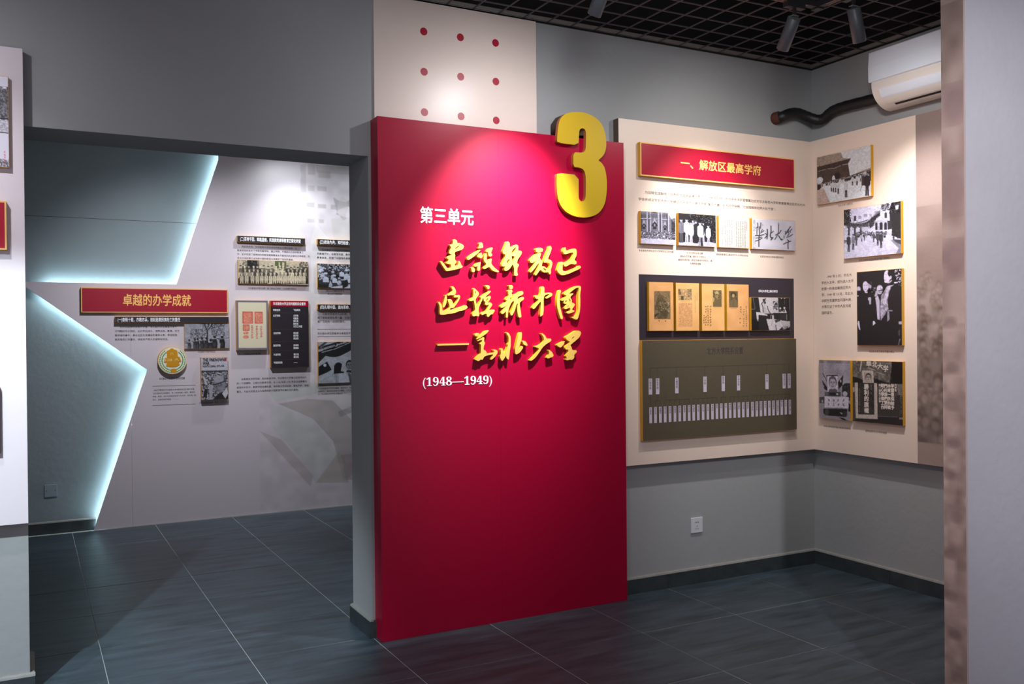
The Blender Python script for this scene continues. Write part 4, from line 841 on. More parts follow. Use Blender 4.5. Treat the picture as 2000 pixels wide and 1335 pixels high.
Rb = crop(1655, 695, 9.208); Qb = [(92,82),(980,100),(1018,1245),(98,1178)]; c = Canvas(Qb, 104, .16, (1.0,.93,.88))
c.P([(92,82),(820,95),(770,480),(700,470),(480,380),(280,430),(92,370)], .42); c.N(92,82,820,480,35,.12); c.P([(160,85),(190,85),(185,120)], .8); c.P([(255,90),(278,90),(248,280),(228,275)], .8); c.P([(92,370),(200,390),(290,430),(290,480),(92,480)], .12); c.P([(480,410),(560,430),(770,480),(480,490)], .12); c.R(810,100,985,490,.08)
c.P([(275,258),(480,265),(490,480),(290,480)], .82); c.P([(305,295),(462,298),(465,470),(312,470)], .70); c.face(390,385,48,66,.72,.12,.3)
c.L([(390,210),(510,250)],22,.75,.7); c.L([(540,285),(680,330)],16,.7,.7)
c.R(92,490,1020,720,.30); c.N(92,490,1020,1080,30,.08,-.1); c.R(540,720,1010,1080,.24); c.P([(900,500),(1000,500),(1005,700),(920,690)], .5); c.N(900,500,1010,800,16,.1); c.P([(135,478),(195,478),(200,1050),(495,1052),(495,480),(548,485),(555,1130),(150,1122)], .80); c.R(195,490,495,1045,.22); c.N(195,490,495,1045,40,.05)
c.P([(92,480),(130,480),(145,1160),(92,1160)], .3); c.R(98,560,130,650,.7); c.cols((225,),580,990,10,24,.72,.95,31); c.cols((440,),500,700,12,30,.72,.8,32); c.cols((965,),670,1030,14,28,.62,.8,33); c.P([(930,1090),(1000,1090),(1005,1130),(930,1125)], .55); c.L([(560,1075),(900,1085)],8,.5)
bn, brc = board('photo_board', 'sepia print of banners with a small portrait, bottom right of the right wall', 'photo board', SIDE, q(Rb,*Qb), DS, TH, im=c.done(tex=.12), group=GR)
dB = DS+TH+.0012; M_PALE = mat('pale_banner_ink', (205, 194, 186), .5)
def rbt(s, x, y0, y1, n, bold=.04):
    a, b = SIDE.px(*Rb((x, y0)), dB), SIDE.px(*Rb((x, y1)), dB); p = (a[1]-b[1])/n
    text('lettering', SIDE, '\n'.join(s), a[0]-p/2, a[1]-p/2, p*.98, M_PALE, dB, bn, lp=p, bold=bold)
rbt('勝利的旗幟', 342, 500, 1005, 4.75); rbt('学盟意保給予', 812, 500, 965, 6); rbt('本育一民的教', 750, 500, 960, 6); rbt('門向我們更努', 690, 500, 955, 6); rbt('給心學習工作', 632, 490, 960, 6); rbt('第一屆高工同學', 582, 500, 820, 6.6, .02); rbt('同學敬', 868, 500, 640, 3, .02)
a = SIDE.px(*Rb((365, 150)), dB); 
for ch, x, y in (('華',385,130),('北',492,150),('大',590,185),('学',690,225)):
    a = SIDE.px(*Rb((x, y)), dB); text('lettering', SIDE, ch, a[0]-.02, a[1], .040, M_PALE, dB, bn, bold=.02)
grpd = None
# printed text on the right wall panel
DQ = .0498
cap(SIDE, DQ, '华北大学入城仪式', (1637,402.5),(1665.5,396.5), .0145, sp)
cap(SIDE, DQ, '华北大学学员出发参加开国大典游行', (1677.5,509.5),(1738,502.5), .0145, sp)
cap(SIDE, DQ, '毛泽东与吴玉章在开国大典上', (1697.5,686),(1747,687), .0145, sp)
cap(SIDE, DQ, '华北大学参加开国大典游行的彩车', (1609,831.5),(1661,837), .0145, sp)
cap(SIDE, DQ, '各界送给华北大学的锦旗', (1690,841.5),(1732,845), .0145, sp)
a, b = SIDE.px(1604.8, 612, DQ), SIDE.px(1667.2, 537, DQ)
ya = SIDE.px(1636, 538.5, DQ)[1]; yb = SIDE.px(1617, 610.5, DQ)[1]; lp_ = (ya-yb)/6
text('lettering', SIDE, '　　1949 年 2 月，华北大\n学迁入北平，成为进入北平\n的第一所来自解放区的大\n学。1949 年 10 月，华北大\n学师生受邀参加开国大典，\n光荣见证了中华人民共和\n国的诞生。', a[0], ya, .021, M_INK, DQ, sp, lp=lp_, bold=.012, sx=(b[0]-a[0])/(12*.021))
# crowd mural
c = Canvas([(0,0),(100,0),(100,170),(0,170)], 170, (.57,.50,.48)); c.N(0,0,100,60,40,.04); c.N(0,45,100,85,12,.05,-.35)
for i in range(420):
    f_ = i/420; y = 78+f_*84; x = random.uniform(0,100); r = 1.5+2.0*f_; b_ = .56-.16*f_
    c.E(x,y+r*1.9,r*1.3,r*1.8,(b_,b_*.9,b_*.86),.6,soft=.8); c.E(x,y-r*.1,r*.8,r*1.1,(.36,.30,.28),.35+.35*f_,soft=.7); c.E(x,y+r*.25,r*.55,r*.75,(.60,.53,.49),.55,soft=.7)
c.N(0,85,100,162,3,.06); c.P([(0,159),(100,159),(100,171),(0,171)], (.60,.53,.50)); c.N(0,100,100,160,9,.04)
mu = c.done(.015); um = SIDE.px(1790, 500, DQ)[0]
print_mesh('mural_print', SIDE, mu, (um, .7415, -2.185, 2.7075), .0502, sp, M_MURAL, 'brownish faded print of a dense crowd')

# ================================================================== PARTITION END MURAL
c = Canvas([(0,0),(9,0),(9,360),(0,360)], 26, (.60,.53,.50)); c.N(0,0,9,360,6,.03); c.N(0,80,9,200,5,.06,-.25)
for y,r in ((118,4),(150,5),(176,4)): c.E(5,y,5,r*2,(.46,.38,.38),.7,soft=.9)
for y in (205,222,236,250,262,278,292,308,322,338):
    x = random.uniform(2,6); c.E(x+1,y+6,4.5,8,(.46,.39,.37),.55,soft=.9); c.E(x,y,2.6,5.5,(.64,.56,.53),.6,soft=.8); c.E(x-.3,y-5.5,2.6,2.2,(.43,.36,.35),.6,soft=.9)
c.N(0,200,9,360,3,.05)
mp_ = thing('mural_strip', 'narrow pinkish-brown mural strip on the end of the near grey wall', 'mural', (2.905, 2.135, 0))
boxes('sheet', [(2.9005, 2.9079, 2.0905, 2.1795, .001, 3.4)], mat('pinkish_brown_film', (172, 150, 144), .5), mp_)
PF = Frame('X', 2.9005)
print_mesh('print', PF, c.done(.015), (-2.179, .001, -2.091, 3.4), .0006, mp_, M_MURAL)

# ================================================================== FAR DISPLAY WALL
GF = 'mounted prints on the star display wall'; TF = .024; d1 = TF+.001
K2 = crop(150, 550, 5.34); K3 = crop(440, 440, 7.692); K4 = crop(440, 570, 6.069); K5 = crop(300, 660, 8.344)
# faint figures printed on the wall sheets
c = Canvas([(430,300),(790,300),(790,1040),(430,1040)], 200, (.808,.780,.812))
B0 = (.808,.780,.812); W1 = (.80,.80,.80); D_ = (.62,.60,.60)
for x0,x1,y0,y1,a_ in ((582,592,320,378,.35),(596,610,318,340,.4),(616,640,330,345,.4),(596,608,362,374,.4),(614,632,363,373,.55),(592,608,398,408,.45),(615,631,400,409,.6),(640,652,400,410,.6),(594,608,432,440,.4),(616,626,432,440,.5),(612,700,318,334,.35)): c.R(x0,y0,x1,y1,D_,a_)
c.P([(645,384),(655,390),(670,393),(690,378),(700,380),(700,400),(672,402),(655,410),(650,420),(670,425),(672,428),(664,432),(652,414)], (.55,.54,.57), .6); c.E(664,404,10,22,(.74,.72,.72),.5); c.P([(640,430),(700,420),(720,520),(650,520)], (.74,.73,.72), .5); c.P([(610,440),(640,480),(630,540),(590,700),(600,620),(600,480)], (.86,.86,.86), .5)
c.N(580,300,790,560,14,.035,-.1); c.N(600,560,790,800,10,.03,-.2)
c.P([(515,786),(560,782),(600,775),(640,770),(660,776),(640,790),(600,800),(560,806),(530,812)], (.74,.76,.75), .8); c.P([(535,816),(590,808),(640,814),(680,860),(700,960),(660,985),(640,900),(600,850)], (.62,.60,.58), .6); c.P([(520,815),(600,850),(650,930),(605,985),(560,910),(520,860)], (.74,.76,.76), .6); c.P([(500,870),(540,890),(600,970),(595,992),(570,960)], (.66,.62,.61), .5); c.P([(605,985),(650,925),(670,990)], (.66,.63,.60), .6); c.E(622,783,14,9,(.66,.63,.61),.6)
c.P([(650,838),(700,820),(700,832),(655,850)], (.55,.53,.55), .6); c.L([(640,760),(665,800),(700,810)], 2, (.66,.66,.66)); c.P([(600,764),(640,752),(700,760),(700,850),(660,830),(640,800)], (.80,.81,.79), .4); c.P([(655,930),(700,930),(700,985),(665,985)], (.58,.53,.55), .5); c.N(500,760,790,1040,14,.03,-.15)
c.P([(430,290),(470,290),(500,1050),(430,1050)], B0, .6)
rc = (FAR.px(430,667)[0], .003, FAR.px(790,667)[0], 3.2)
qa, qb = FAR.px(560, 300), FAR.px(560, 1040)
mq = (FAR.px(430, 667)[0], qb[1], FAR.px(790, 667)[0], qa[1])
im = c.done(.012)
print_mesh('faded_print', FAR, im, (mq[0], max(.003, mq[1]), mq[2], mq[3]), .0004, fp, M_MURAL, 'very faint grey print of figures')

sign('heading_sign', 'crimson heading sign with gold characters right of the glowing star point', FAR, [(157.9,560.3),(445,565.2),(445,611),(158.4,609.9)], 0, .03, '卓越的办学成就', ((240,586),(373,586.5)), .098)
def bar(label, quad, body, pa, pb, p=.035):
    t, rc = board('title_bar', label, 'title bar', FAR, quad, 0.0, .035, face=M_BLACK, group='black title bars on the star display wall')
    a, b = FAR.px(*pa, .036), FAR.px(*pb, .036)
    text('lettering', FAR, body, 0, (a[1]+b[1])/2, p, M_WHITE, .0366, t, bold=.022, fit=(a[0], b[0])); return t
bar('black title bar directly under the crimson heading sign', [(224.6,617.9),(446.8,618),(446.8,630.4),(224.6,630.4)], '(一)奋楫十载，亦教亦兵，担起拯救民族危亡的重任', (229.6,624.2), (352,624.2))
bar('black title bar above the sepia group photograph', [(463.4,459.8),(596,465.4),(596,477),(463.8,472.5)], '(二)百转千回，筚路蓝缕，实践我党高等教育正规化转变', (468.8,466), (587.5,471.3))
bar('black title bar above the outdoor study photograph, cut off by the doorway', [(619.6,466.4),(752,472),(752,481.5),(620.7,477.7)], '(三)政治为先，知行结合，进一步创新教学内容方法', (624.5,472.3), (742,476.8))
bar('black title bar above the photograph of a flag, cut off by the doorway', [(620.8,593.6),(752,595.5),(752,604.5),(620.8,605)], '(四)扎根中国，面向革命，生动实践教育为人民服务', (625,599.6), (742,600.2))

# soldiers
Ks = crop(355, 625, 20); Qs = [(100,122),(1858,130),(1858,1090),(105,1115)]; c = Canvas(Qs, 96, .72, (.95,.95,1.02))
c.N(100,120,1860,1100,120,.06); c.N(330,340,960,700,16,.55,-.18); c.N(1150,130,1680,620,20,.55,-.2); c.L([(985,1000),(990,400)],46,.12); c.L([(990,400),(900,240),(880,125)],34,.2); c.L([(1000,390),(1130,240),(1190,125)],34,.18); c.L([(980,330),(1040,200),(1050,125)],28,.25); c.N(740,125,1260,320,16,.5,-.15)
c.L([(1340,700),(1700,705),(1860,670)],22,.3); c.P([(1330,720),(1860,690),(1860,1090),(1330,1090)], .70,.6)
for x,y,w_,b in ((290,740,75,.28),(505,700,80,.2),(610,690,80,.17),(780,670,95,.16),(950,660,90,.14),(1120,740,110,.15),(1275,610,110,.13),(1570,610,115,.08)):
    c.P([(x-w_*.9,y+130),(x+w_*.6,y+110),(x+w_,y+260),(x+w_*.85,1110),(x-w_*.8,1110),(x-w_*.9,y+300)], b); c.E(x,y+40,w_*.45,50,b*.8); c.P([(x-w_*.75,y+40),(x-w_*.3,y-5),(x+w_*.3,y-5),(x+w_*.55,y+40)], b*.7); c.E(x-w_*.2,y+330,w_*.5,90,b+.22,.6); c.L([(x+w_*.3,y+170),(x-w_*1.7,y+100)],16,b)
c.L([(110,820),(260,880)],18,.25); c.L([(110,885),(300,910)],22,.25); c.P([(1390,920),(1500,880),(1480,1090),(1420,1090)],.7); c.P([(370,940),(440,920),(430,1100),(380,1100)],.72)
grp('photo_board', 'print of soldiers in a row under a bare tree, below the first black bar', 'photo board', FAR, q(Ks,*Qs), 0, TF, im=c.done(tex=.13), group=GF)
# group photo
Kg = crop(455, 500, 12.903); Qh = [(122,92),(1897,137),(1903,720),(130,692)]; c = Canvas(Qh, 150, .8, (1.02,.95,.82))
c.N(120,90,1900,330,30,.06); c.R(350,90,605,330,.24); c.N(230,90,640,330,18,.35,-.25); c.R(1045,115,1330,300,(.38,.42,.26)); c.R(1135,150,1165,250,.85); c.R(1225,150,1280,240,.85); c.L([(638,100),(635,330)],18,.3); c.N(1660,140,1905,420,18,.4,-.3); c.R(1740,270,1905,500,.26,.8); c.R(120,560,1905,720,.15); c.P([(240,260),(700,300),(1000,330),(1400,300),(1900,330),(1900,620),(130,620)], .2,.85); c.R(1250,700,1905,722,.85)
def bust(x,y,s_,b,hat,fc=.85):
    c.P([(x-s_*1.5,y+s_*4.6),(x-s_*1.3,y+s_*1.6),(x-s_*.5,y+s_*1.0),(x+s_*.5,y+s_*1.0),(x+s_*1.3,y+s_*1.6),(x+s_*1.5,y+s_*4.6)], b); c.E(x,y,s_*.72,s_*1.0,fc); c.E(x,y-s_*.8,s_*.95,s_*.5,hat)
for i,x in enumerate((185,290,390,510,600,668,765,870,968,1070,1165,1250,1362,1450,1540,1625,1715,1830)):
    wh = i in (9,10,11); bust(x,275+(8 if i%2 else -8)+(25 if i>12 else 0),30,.93 if wh else .25 if 0<i<6 or i>11 else .45,.9 if wh or i<6 and i%2 else .25)
for i,x in enumerate((300,405,510,612,720,825,940,1050,1165,1285,1385,1485,1600,1695,1810)): bust(x,365+(6 if i%2 else -5),30,.28 if i in (2,4,5,6,7,10,12) else (.95 if i in (11,) else .62),.35 if i in (8,9) else .72)
for i,x in enumerate((215,335,478,597,708,818,930,1030,1130,1225,1315,1410,1490,1585,1680,1780)):
    y = 455-(i%3)*6; k=33; bust(x,y,k,.74+.13*min(1,i/8),.7+.2*min(1,i/8)); c.P([(x-48,y+130),(x+48,y+130),(x+38,y+235),(x+14,y+240),(x,y+165),(x-14,y+240),(x-38,y+235)], .74+.12*min(1,i/8)); c.L([(x,y+40),(x,y+120)],6,.45)
c.P([(840,700),(900,650),(970,620),(975,690)], .85)
grp('photo_board', 'wide sepia group photograph in three rows', 'photo board', FAR, q(Kg,*Qh), 0, TF, im=c.done(tex=.13), group=GF)
# study
Ky = crop(615, 505, 20.54); Qy = [(100,180),(1640,240),(1640,1190),(118,1170)]; c = Canvas(Qy, 82, .2, (.95,.97,1.06))
c.N(100,180,1640,520,30,.6,.15); c.P([(110,240),(400,340),(240,560),(115,760)], .85); c.P([(240,230),(500,200),(510,330),(280,330)], .35); c.N(100,380,1640,900,26,.45,-.1); c.P([(110,1000),(500,1020),(600,1170),(110,1180)], .12); c.P([(640,1120),(1500,1000),(1640,1000),(1640,1190),(640,1180)], .84); c.P([(1100,900),(1300,900),(1320,1080),(1100,1190)], .13)
for x,y,s_,b in ((420,360,70,.2),(240,640,60,.85),(200,790,75,.2),(300,500,80,.8),(430,620,110,.85),(700,420,60,.5),(720,560,85,.8),(950,430,70,.3),(1070,440,95,.86),(1270,500,110,.85),(1060,330,60,.3),(1450,440,80,.6),(780,700,90,.85),(960,800,75,.8)):
    c.P([(x-s_*1.1,y+s_*2.8),(x-s_,y+s_*1.2),(x,y+s_*.7),(x+s_,y+s_*1.2),(x+s_*1.15,y+s_*2.9)], b); c.E(x,y+s_*.1,s_*.5,s_*.62,.42 if b > .6 else .8); c.E(x,y-s_*.4,s_*.75,s_*.35,.9 if b > .6 else .15)
c.P([(600,850),(700,1050),(640,1130),(530,1130)], .75); c.P([(1300,640),(1420,700),(1440,950),(1340,970),(1270,800)], .84); c.P([(1010,830),(1270,790),(1260,850),(1020,870)], .8); c.L([(620,810),(780,870),(860,800)],22,.85); c.P([(880,1040),(1060,920),(1000,1050)], .7)
grp('photo_board', 'black and white print of people studying outdoors, at the doorway edge', 'photo board', FAR, q(Ky,*Qy), 0, TF, im=c.done(tex=.13), group=GF)
# seals
Ksl = [(133,98),(507,102),(505,685),(137,690)]; c = Canvas(Ksl, 64, (.42,.40,.46)); RD = (.74,.22,.22); RP = (.84,.52,.42); CR = (.84,.81,.70)
c.P([(152,120),(486,124),(486,660),(155,662)], CR); c.P([(195,225),(450,230),(450,375),(195,372)], (.86,.66,.52), .5)
def kk(x, y): return 120+(x-0)/2.443, (y)/2.4436+182
def sq(x0,y0,x1,y1):
    a = (x0, y0, x1, y1); c.R(x0,y0,x1,y1,RD); c.R(x0+7,y0+8,x1-7,y1-8,RP); c.N(x0+7,y0+8,x1-7,y1-8,5,.14)
sq(205,232,322,372); sq(348,234,440,372); sq(206,382,284,456); c.R(212,468,270,500,RP); c.N(212,468,270,500,5,.2); c.E(241,531,34,20,RP); c.N(215,515,270,548,6,.12)
for x,y0,y1 in ((315,395,548),(371,398,540),(422,402,535)): c.cols((x,),y0,y1,14,15,RD,1,x); c.cols((x,),y0,y1,14,15,RD,1,x+1)
grp('framed_print', 'cream print of red seals inside a grey border, left of the black table board', 'framed print', FAR, q(K4,*Ksl), 0, .045, im=c.done(.01), group=GF)
# table board
tb, rc = board('table_board', 'black table board with a crimson header strip', 'table board', FAR, q(K4,(535,103),(987,105),(993,890),(543,900)), 0, .045, face=M_BLACK, group=GF)
u0, v0, u1, v1 = rc; dT = .046; hh = (v1-v0)*.083
fbox('header_strip', FAR, u0+.001, v1-hh, u1-.001, v1-.001, dT, dT+.0006, M_SIGN, tb)
def tpt(x, y): return FAR.px(*K4((x, y)), dT)
a, b = tpt(567,138), tpt(952,141); text('lettering', FAR, '华北联合大学正定时期院系设置表', 0, (a[1]+b[1])/2, .027, M_WHITE, dT+.001, tb, bold=.03, fit=(a[0], b[0]))
for s, x0, x1, y in (('学院名称',567,650,214),('下设机构',806,887,214),('文艺学院',567,650,281),('文学系',806,867,281),('戏剧系',806,867,313),('音乐系',806,867,345),('美术系',806,867,377),('文艺工作团',806,910,409),('法政学院',570,655,488),('政治系',808,868,486),('经济系',808,868,518),('政治班',808,868,550),('教育学院',570,655,635),('史地系',808,870,632),('教育系',808,870,664),('外语学院',572,656,743),('俄文系',810,871,740),('英文系',810,871,771),('平剧研究院',573,678,838),('——',812,855,834)):
    a, b = tpt(x0, y), tpt(x1, y); text('lettering', FAR, s, 0, a[1], .0195 if s != '——' else .03, M_WHITE, dT+.0003, tb, bold=.02, fit=(a[0], b[0]))
bl = []
for y in (246,445,587,697,803):
    a, b = tpt(567, y), tpt(953, y); bl.append((a[0], b[0], 7.83-dT-.0006, 7.83-dT-.0001, a[1]-.0008, a[1]+.0008))
boxes('rule_lines', bl, M_OLIVE, tb)
# flag photo
Kf = crop(615, 660, 14.05); Qf = [(85,105),(1075,92),(1075,1222),(95,1235)]; c = Canvas(Qf, 74, .76, (.93,.96,1.02))
c.N(85,95,1075,1230,90,.05); c.P([(85,250),(260,110),(350,110),(100,300)], .3); c.P([(85,310),(250,210),(620,100),(1075,95),(1075,280),(900,380),(700,480),(560,515),(420,510),(290,480),(90,680)], .15); c.L([(190,385),(560,290),(975,110)],18,.82)
c.L([(110,340),(230,300)],58,.80); c.L([(250,290),(520,205)],56,.74); c.N(100,180,540,350,10,.4,-.1); c.L([(570,225),(640,160)],20,.85); c.L([(600,150),(620,220)],18,.85); c.L([(660,170),(850,110)],44,.76); c.N(650,100,860,200,10,.4,-.1)
c.P([(95,780),(330,635),(450,860),(300,940),(95,1025)], .12); c.E(270,735,42,42,.85); c.P([(510,960),(520,760),(570,680),(650,655),(735,700),(730,760),(700,900),(800,920),(780,950),(470,975)], .12); c.face(940,745,88,125,.55,.14,.25); c.P([(850,930),(880,870),(1030,890),(1075,920),(1075,960)], .2)
c.P([(640,960),(870,945),(945,1215),(640,1220)], .84); c.L([(640,960),(640,1215)],5,.6); c.P([(890,950),(960,960),(1010,1130),(960,1210)], .4); c.P([(930,1130),(1075,1120),(1075,1222),(950,1222)], .35); c.cols((580,),990,1190,16,36,.3,1,41); c.P([(980,960),(1075,960),(1075,1110),(1000,1100)], .72)
grp('photo_board', 'grey print of a banner and flag above two faces, lowest at the doorway edge', 'photo board', FAR, q(Kf,*Qf), 0, TF, im=c.done(tex=.13), group=GF)
# book cover
Qk = [(775,312),(1212,312),(1212,995),(780,1005)]; c = Canvas(Qk, 66, .86, (.97,.96,1.02))
c.R(775,525,1212,1005,.62); c.N(775,525,1212,1005,16,.45,-.12); c.R(775,525,1212,545,.25); c.P([(800,610),(840,640),(870,740),(840,760)], .85); c.P([(800,960),(830,820),(880,820),(860,960)], .15); c.P([(890,760),(930,700),(980,760),(950,860),(960,1000),(900,1000),(905,860)], .75); c.E(930,725,22,28,.25)
c.P([(960,1000),(1010,940),(1100,880),(1180,850),(1212,870),(1212,1005)], .16); c.P([(1110,900),(1190,800),(1212,900),(1165,985)], .9); c.P([(970,700),(985,640),(1040,605),(1110,605),(1160,650),(1180,740),(1165,810),(1110,880),(1060,890),(1010,850),(975,780)], .60); c.E(1060,665,80,58,.72); c.P([(1140,620),(1165,650),(1180,760),(1160,720),(1140,680)], .35); c.L([(955,755),(1010,748),(1050,735),(1170,700)],14,.1); c.E(1000,775,30,24,.2); c.E(1000,775,22,17,.55); c.E(1075,755,34,26,.2); c.E(1075,755,25,18,.55); c.L([(1030,780),(1020,820),(1040,830)],7,.3); c.L([(1020,850),(1070,845)],8,.2)
c.R(1160,322,1190,375,(.72,.2,.22))
bk, rc = board('book_cover_board', 'print of an English book cover with a man in glasses', 'book cover board', FAR, q(K5,*Qk), 0, .045, im=c.done(tex=.13), group=GF)
def bt(s, x0, x1, y, p, m=M_INK, bold=.05):
    a, b = FAR.px(*K5((x0, y)), .046), FAR.px(*K5((x1, y)), .046); text('lettering', FAR, s, 0, a[1], p, m, .0463, bk, bold=bold, fit=(a[0], b[0]))
bt('THE UNKNOWN', 802,1156,355,.037); bt('WAR', 802,912,412,.037); bt('NORTH CHINA 1937-1945', 802,1152,461,.023)
# badge
ba = thing('round_badge', 'round green and gold wreath badge with a bell', 'badge', FAR.p(FAR.px(337,704)[0], FAR.px(337,704)[1], 0))
cu, cv = FAR.px(336.9, 703.4, .04); rr = (FAR.px(365, 703)[0]-FAR.px(308.6, 703)[0])/2
circ = lambda r_, n=48: [(cu+r_*math.cos(6.28319*i/n), cv+r_*math.sin(6.28319*i/n)) for i in range(n)]
outline('rim', FAR, [circ(rr)], .001, .04, M_GOLDRIM, ba, side=M_GOLD); outline('disc', FAR, [circ(rr*.955)], .04, .0412, mat('cream_enamel', (232, 232, 214), .4), ba)
KB = crop(300, 670, 19.07); sB = rr/525
def bp_(x, y): return (cu+(x-700)*sB, cv-(y-640)*sB)
M_BGOLD = mat('ochre_gold_enamel', (206, 146, 10), .4); M_GREEN = mat('green_enamel', (8, 146, 50), .4)
bell = [(680,175),(720,185),(770,235),(840,245),(880,285),(890,490),(950,500),(1020,685),(920,700),(955,810),(880,860),(780,890),(640,890),(540,870),(465,850),(490,715),(390,710),(420,545),(500,535),(490,290),(530,255),(590,235),(640,185)]
outline('bell', FAR, [[bp_(*p) for p in bell]], .0412, .045, M_BGOLD, ba)
bell2 = [[(635,985),(650,965),(720,955),(830,965),(840,1100),(640,1105)]]
outline('clasp', FAR, [[bp_(*p) for p in bell2[0]]], .0412, .044, M_BGOLD, ba)
vs, fs = [], []
for side_ in (-1, 1):
    for k in range(15):
        th = math.radians(258-k*9.2) if side_ < 0 else math.radians(-78+k*9.2)
        for off in (-.075, .075):
            r_ = .80+off; cx, cz = 700+r_*520*math.cos(th), 640-r_*520*math.sin(th); tdir = th-side_*-1*math.pi/2*-1
            dirv = (-math.sin(th)*side_, -math.cos(th)*side_) if True else None
            dx_, dy_ = (-math.sin(th), -math.cos(th)) if side_ > 0 else (math.sin(th), math.cos(th))
            ox, oy = math.cos(th)*off*4, -math.sin(th)*off*4; lx_, ly_ = dx_+ox*1.4, dy_+oy*1.4; L_ = math.hypot(lx_, ly_); lx_, ly_ = lx_/L_, ly_/L_; n = len(vs)
            for (a_, b_) in ((-38,0),(0,20),(44,0),(0,-20)):
                X_, Y_ = cx+lx_*a_-ly_*b_, cz+ly_*a_+lx_*b_; p = bp_(X_, Y_); vs.append(FAR.p(p[0], p[1], .0428))
            fs.append((n, n+1, n+2, n+3))
lv = pydata('wreath_leaves', vs, fs, M_GREEN, ba)
M_BADGET = mat('pale_yellow_line', (244, 226, 150), .5)
for s, x0, x1, y, p in (('八', 620, 735, 385, 105), ('口', 440, 555, 615, 110), ('联', 585, 690, 625, 100), ('大', 765, 930, 610, 120)):
    a, b = bp_(x0, y), bp_(x1, y); text('lettering', FAR, s, 0, a[1], p*sB, M_BADGET, .0456, ba, fit=(a[0], b[0]), bold=.01)

# printed text on the far wall
dF = .0012
def fpara(body, x0, y0, pch_px, lp_px, xr=None, m=M_INK2, bold=.01):
    a = FAR.px(x0, y0, dF); b = FAR.px(x0+100, y0, dF); up = (b[0]-a[0])/100; c_ = FAR.px(x0, y0+50, dF); vp_ = (a[1]-c_[1])/50
    text('lettering', FAR, body, a[0], a[1], pch_px*up, m, dF, fp, lp=lp_px*vp_, bold=bold)
fpara('　　在抗日战争的艰苦岁月里，华北联大师生勇敢斗争十\n分残酷的华北地区，边办学边战斗，培养法政、教育、文艺\n等领域的骨干，参与边区社会建设和革命斗争，承担起拯\n救民族危亡的重任，体现共产党人的使命和担当。', 224, 638.2, 4.90, 8.25)
fpara('　　从延安走来，华北联合大学坚持马克思主义理论指导，在\n极其艰苦的条件下不断完善学制、建立学院，开展相对正规的教育工\n作，初步实现了我党创办的新型高等教育从干部培训向正规化办学转变，为\n华北大学的建立以及新中国的新型大学奠定了坚实的基础。', 463, 480.8, 4.35, 7.6)
fpara('　　华北联合大学始终坚持政治立校，以马列主义\n的教育方针，在教学内容、教学方法、教育管理中\n教育体系，创造了中国特色高等学校先进的经验。', 619, 487.5, 4.6, 7.6)
fpara('　　在极其艰难的抗战时期，华北联合大学师生凝\n聚了革命联盟各界力量，全面开展边区统战工作，\n最广泛的统一战线的重任。', 619.8, 613, 4.75, 7.3)
fpara('华北联大师生积极参与争取和平民主的斗争', 620, 651, 4.6, 7.3)
fpara('　　从教育系到师范部，再到教育学院，华北联合大学建立起我党创办\n的一个成建制、正规化的教育学院。在 1942 年至 1945 年抗日战争最为\n艰苦的岁月中，教育学院独撑危局，保存联大学术血脉，薪火不灭，浴血\n重生，为以马克思主义为指导的新中国教育学科奠定坚实基础。', 462, 740.5, 4.45, 8.1)
fpara('（林迈可教授在华北联合大学考察后在回忆录中写道\n“在中国的抗日根据地，有一批国内第一流的、著名的\n学者、教授，他们在艰苦的条件下办大学，同人民一起\n战斗，这是历史的奇迹。”）——', 297.5, 762, 3.55, 6.15, bold=.0)
fpara('联大师生举行“北方各界宣传队出发大会”\n（1946年联合大学师生集会，庆祝和平，华北联大\n全体学生、教职员在张家口市集会，八千人参加大会，\n又，华北联合大学师生支援前线。）', 620.6, 753, 3.4, 5.6, bold=.0)
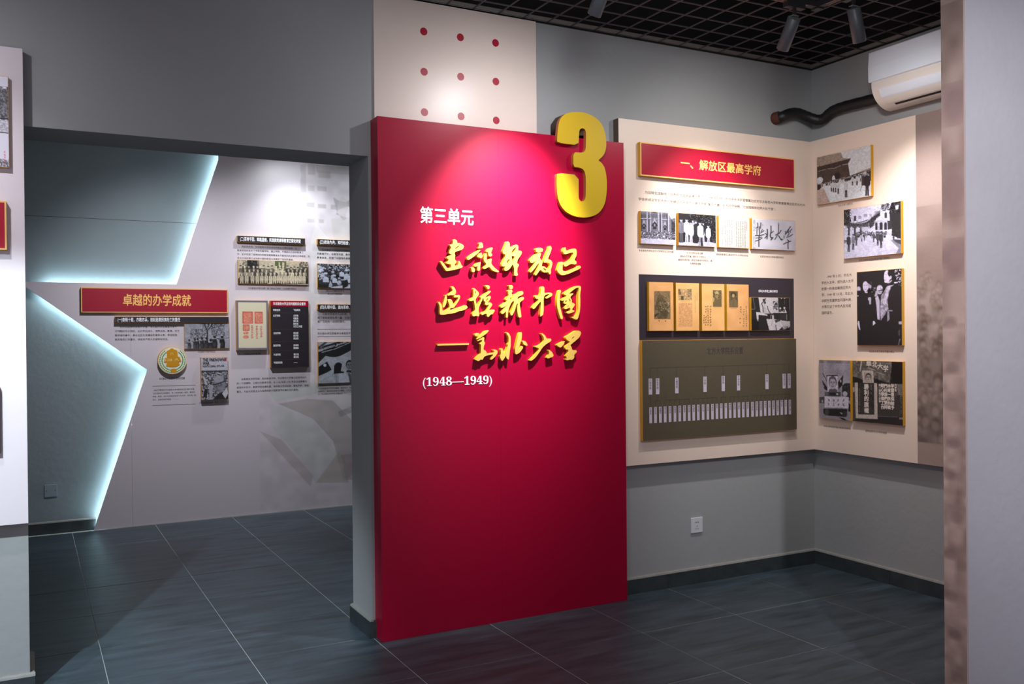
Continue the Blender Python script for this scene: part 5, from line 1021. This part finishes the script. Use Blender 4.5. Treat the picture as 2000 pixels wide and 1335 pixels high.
for s, pa, pb, p in (('华北联合大学宣传队出战', (386.5,686),(420.5,686), .022), ('华北联合大学工作十周年纪念章', (311,739),(361,738.5), .022), ('《不为人知的战争：华北，1937-1945》', (389.5,786),(446.5,785), .020), ('华北联合大学师生合影（第二排左五为校长，1946年摄于张家口）', (485,562.6),(579,564), .017), ('华北联合大学印章合集', (476,690.5),(509,690.5), .020), ('政治与时事讨论学习', (637,568),(672,568), .021), ('联大同学们集体读报', (640,573.8),(668,573.8), .017)):
    cap(FAR, dF, s, pa, pb, p, fp)
bl = []
for (xa, ya_, xb) in ((297.5,754,382),(297.8,791.5,382),(620,642.8,720),(620,657.2,720)):
    a, b = FAR.px(xa, ya_, dF), FAR.px(xb, ya_, dF); bl.append((a[0], b[0], 7.83-dF, 7.83-.0002, a[1]-.0013, a[1]+.0013))
boxes('rule_lines', bl, M_INK2, fp)

# ================================================================== LEFT PANEL
Q1 = [(-110,138),(16.4,147.2),(17.5,316.6),(-110,330)]
c = Canvas(Q1, 110, .8, (.97,.96,1.02)); c.P([(-110,138),(20,147),(20,165),(-20,168),(-60,158),(-110,165)], .9); c.N(-110,160,20,230,2.4,.5,-.15); c.P([(-110,170),(0,172),(20,168),(20,225),(-110,228)], .22,.6); c.L([(-110,226),(20,226)],2.5,.12); c.R(-110,229,20,249,.72); c.N(-110,229,20,249,2,.15); c.L([(-110,252),(20,252)],2,.2); c.R(-110,253,20,330,.86); c.N(-20,304,20,330,2.4,.4,-.3)
c.cols((8,),286,309,1.6,4,(.8,.15,.25),1,51)
board('photo_board', 'tall print of a stone building with a red stamp, on the left panel', 'photo board', BACK, Q1, D0, .021, im=c.done(), group='mounted boards on the left panel')
rcs = (-.42, BACK.px(6,487.5,.075)[1], BACK.px(12.9,440,.075)[0], BACK.px(6,392,.075)[1])
sign('heading_sign', 'crimson heading sign with a gold rim, cut by the left picture edge', BACK, None, D0, .026, None, None, .06, rect=rcs)
rcs = (-.60, BACK.px(0,885,.07)[1], BACK.px(0.3,820,.07)[0], BACK.px(0,755,.07)[1])
board('photo_board', 'brown-edged board low on the left panel, mostly outside the picture', 'photo board', BACK, None, D0, .021, face=M_BROWN, rect=rcs, side=M_BROWN, group='mounted boards on the left panel')
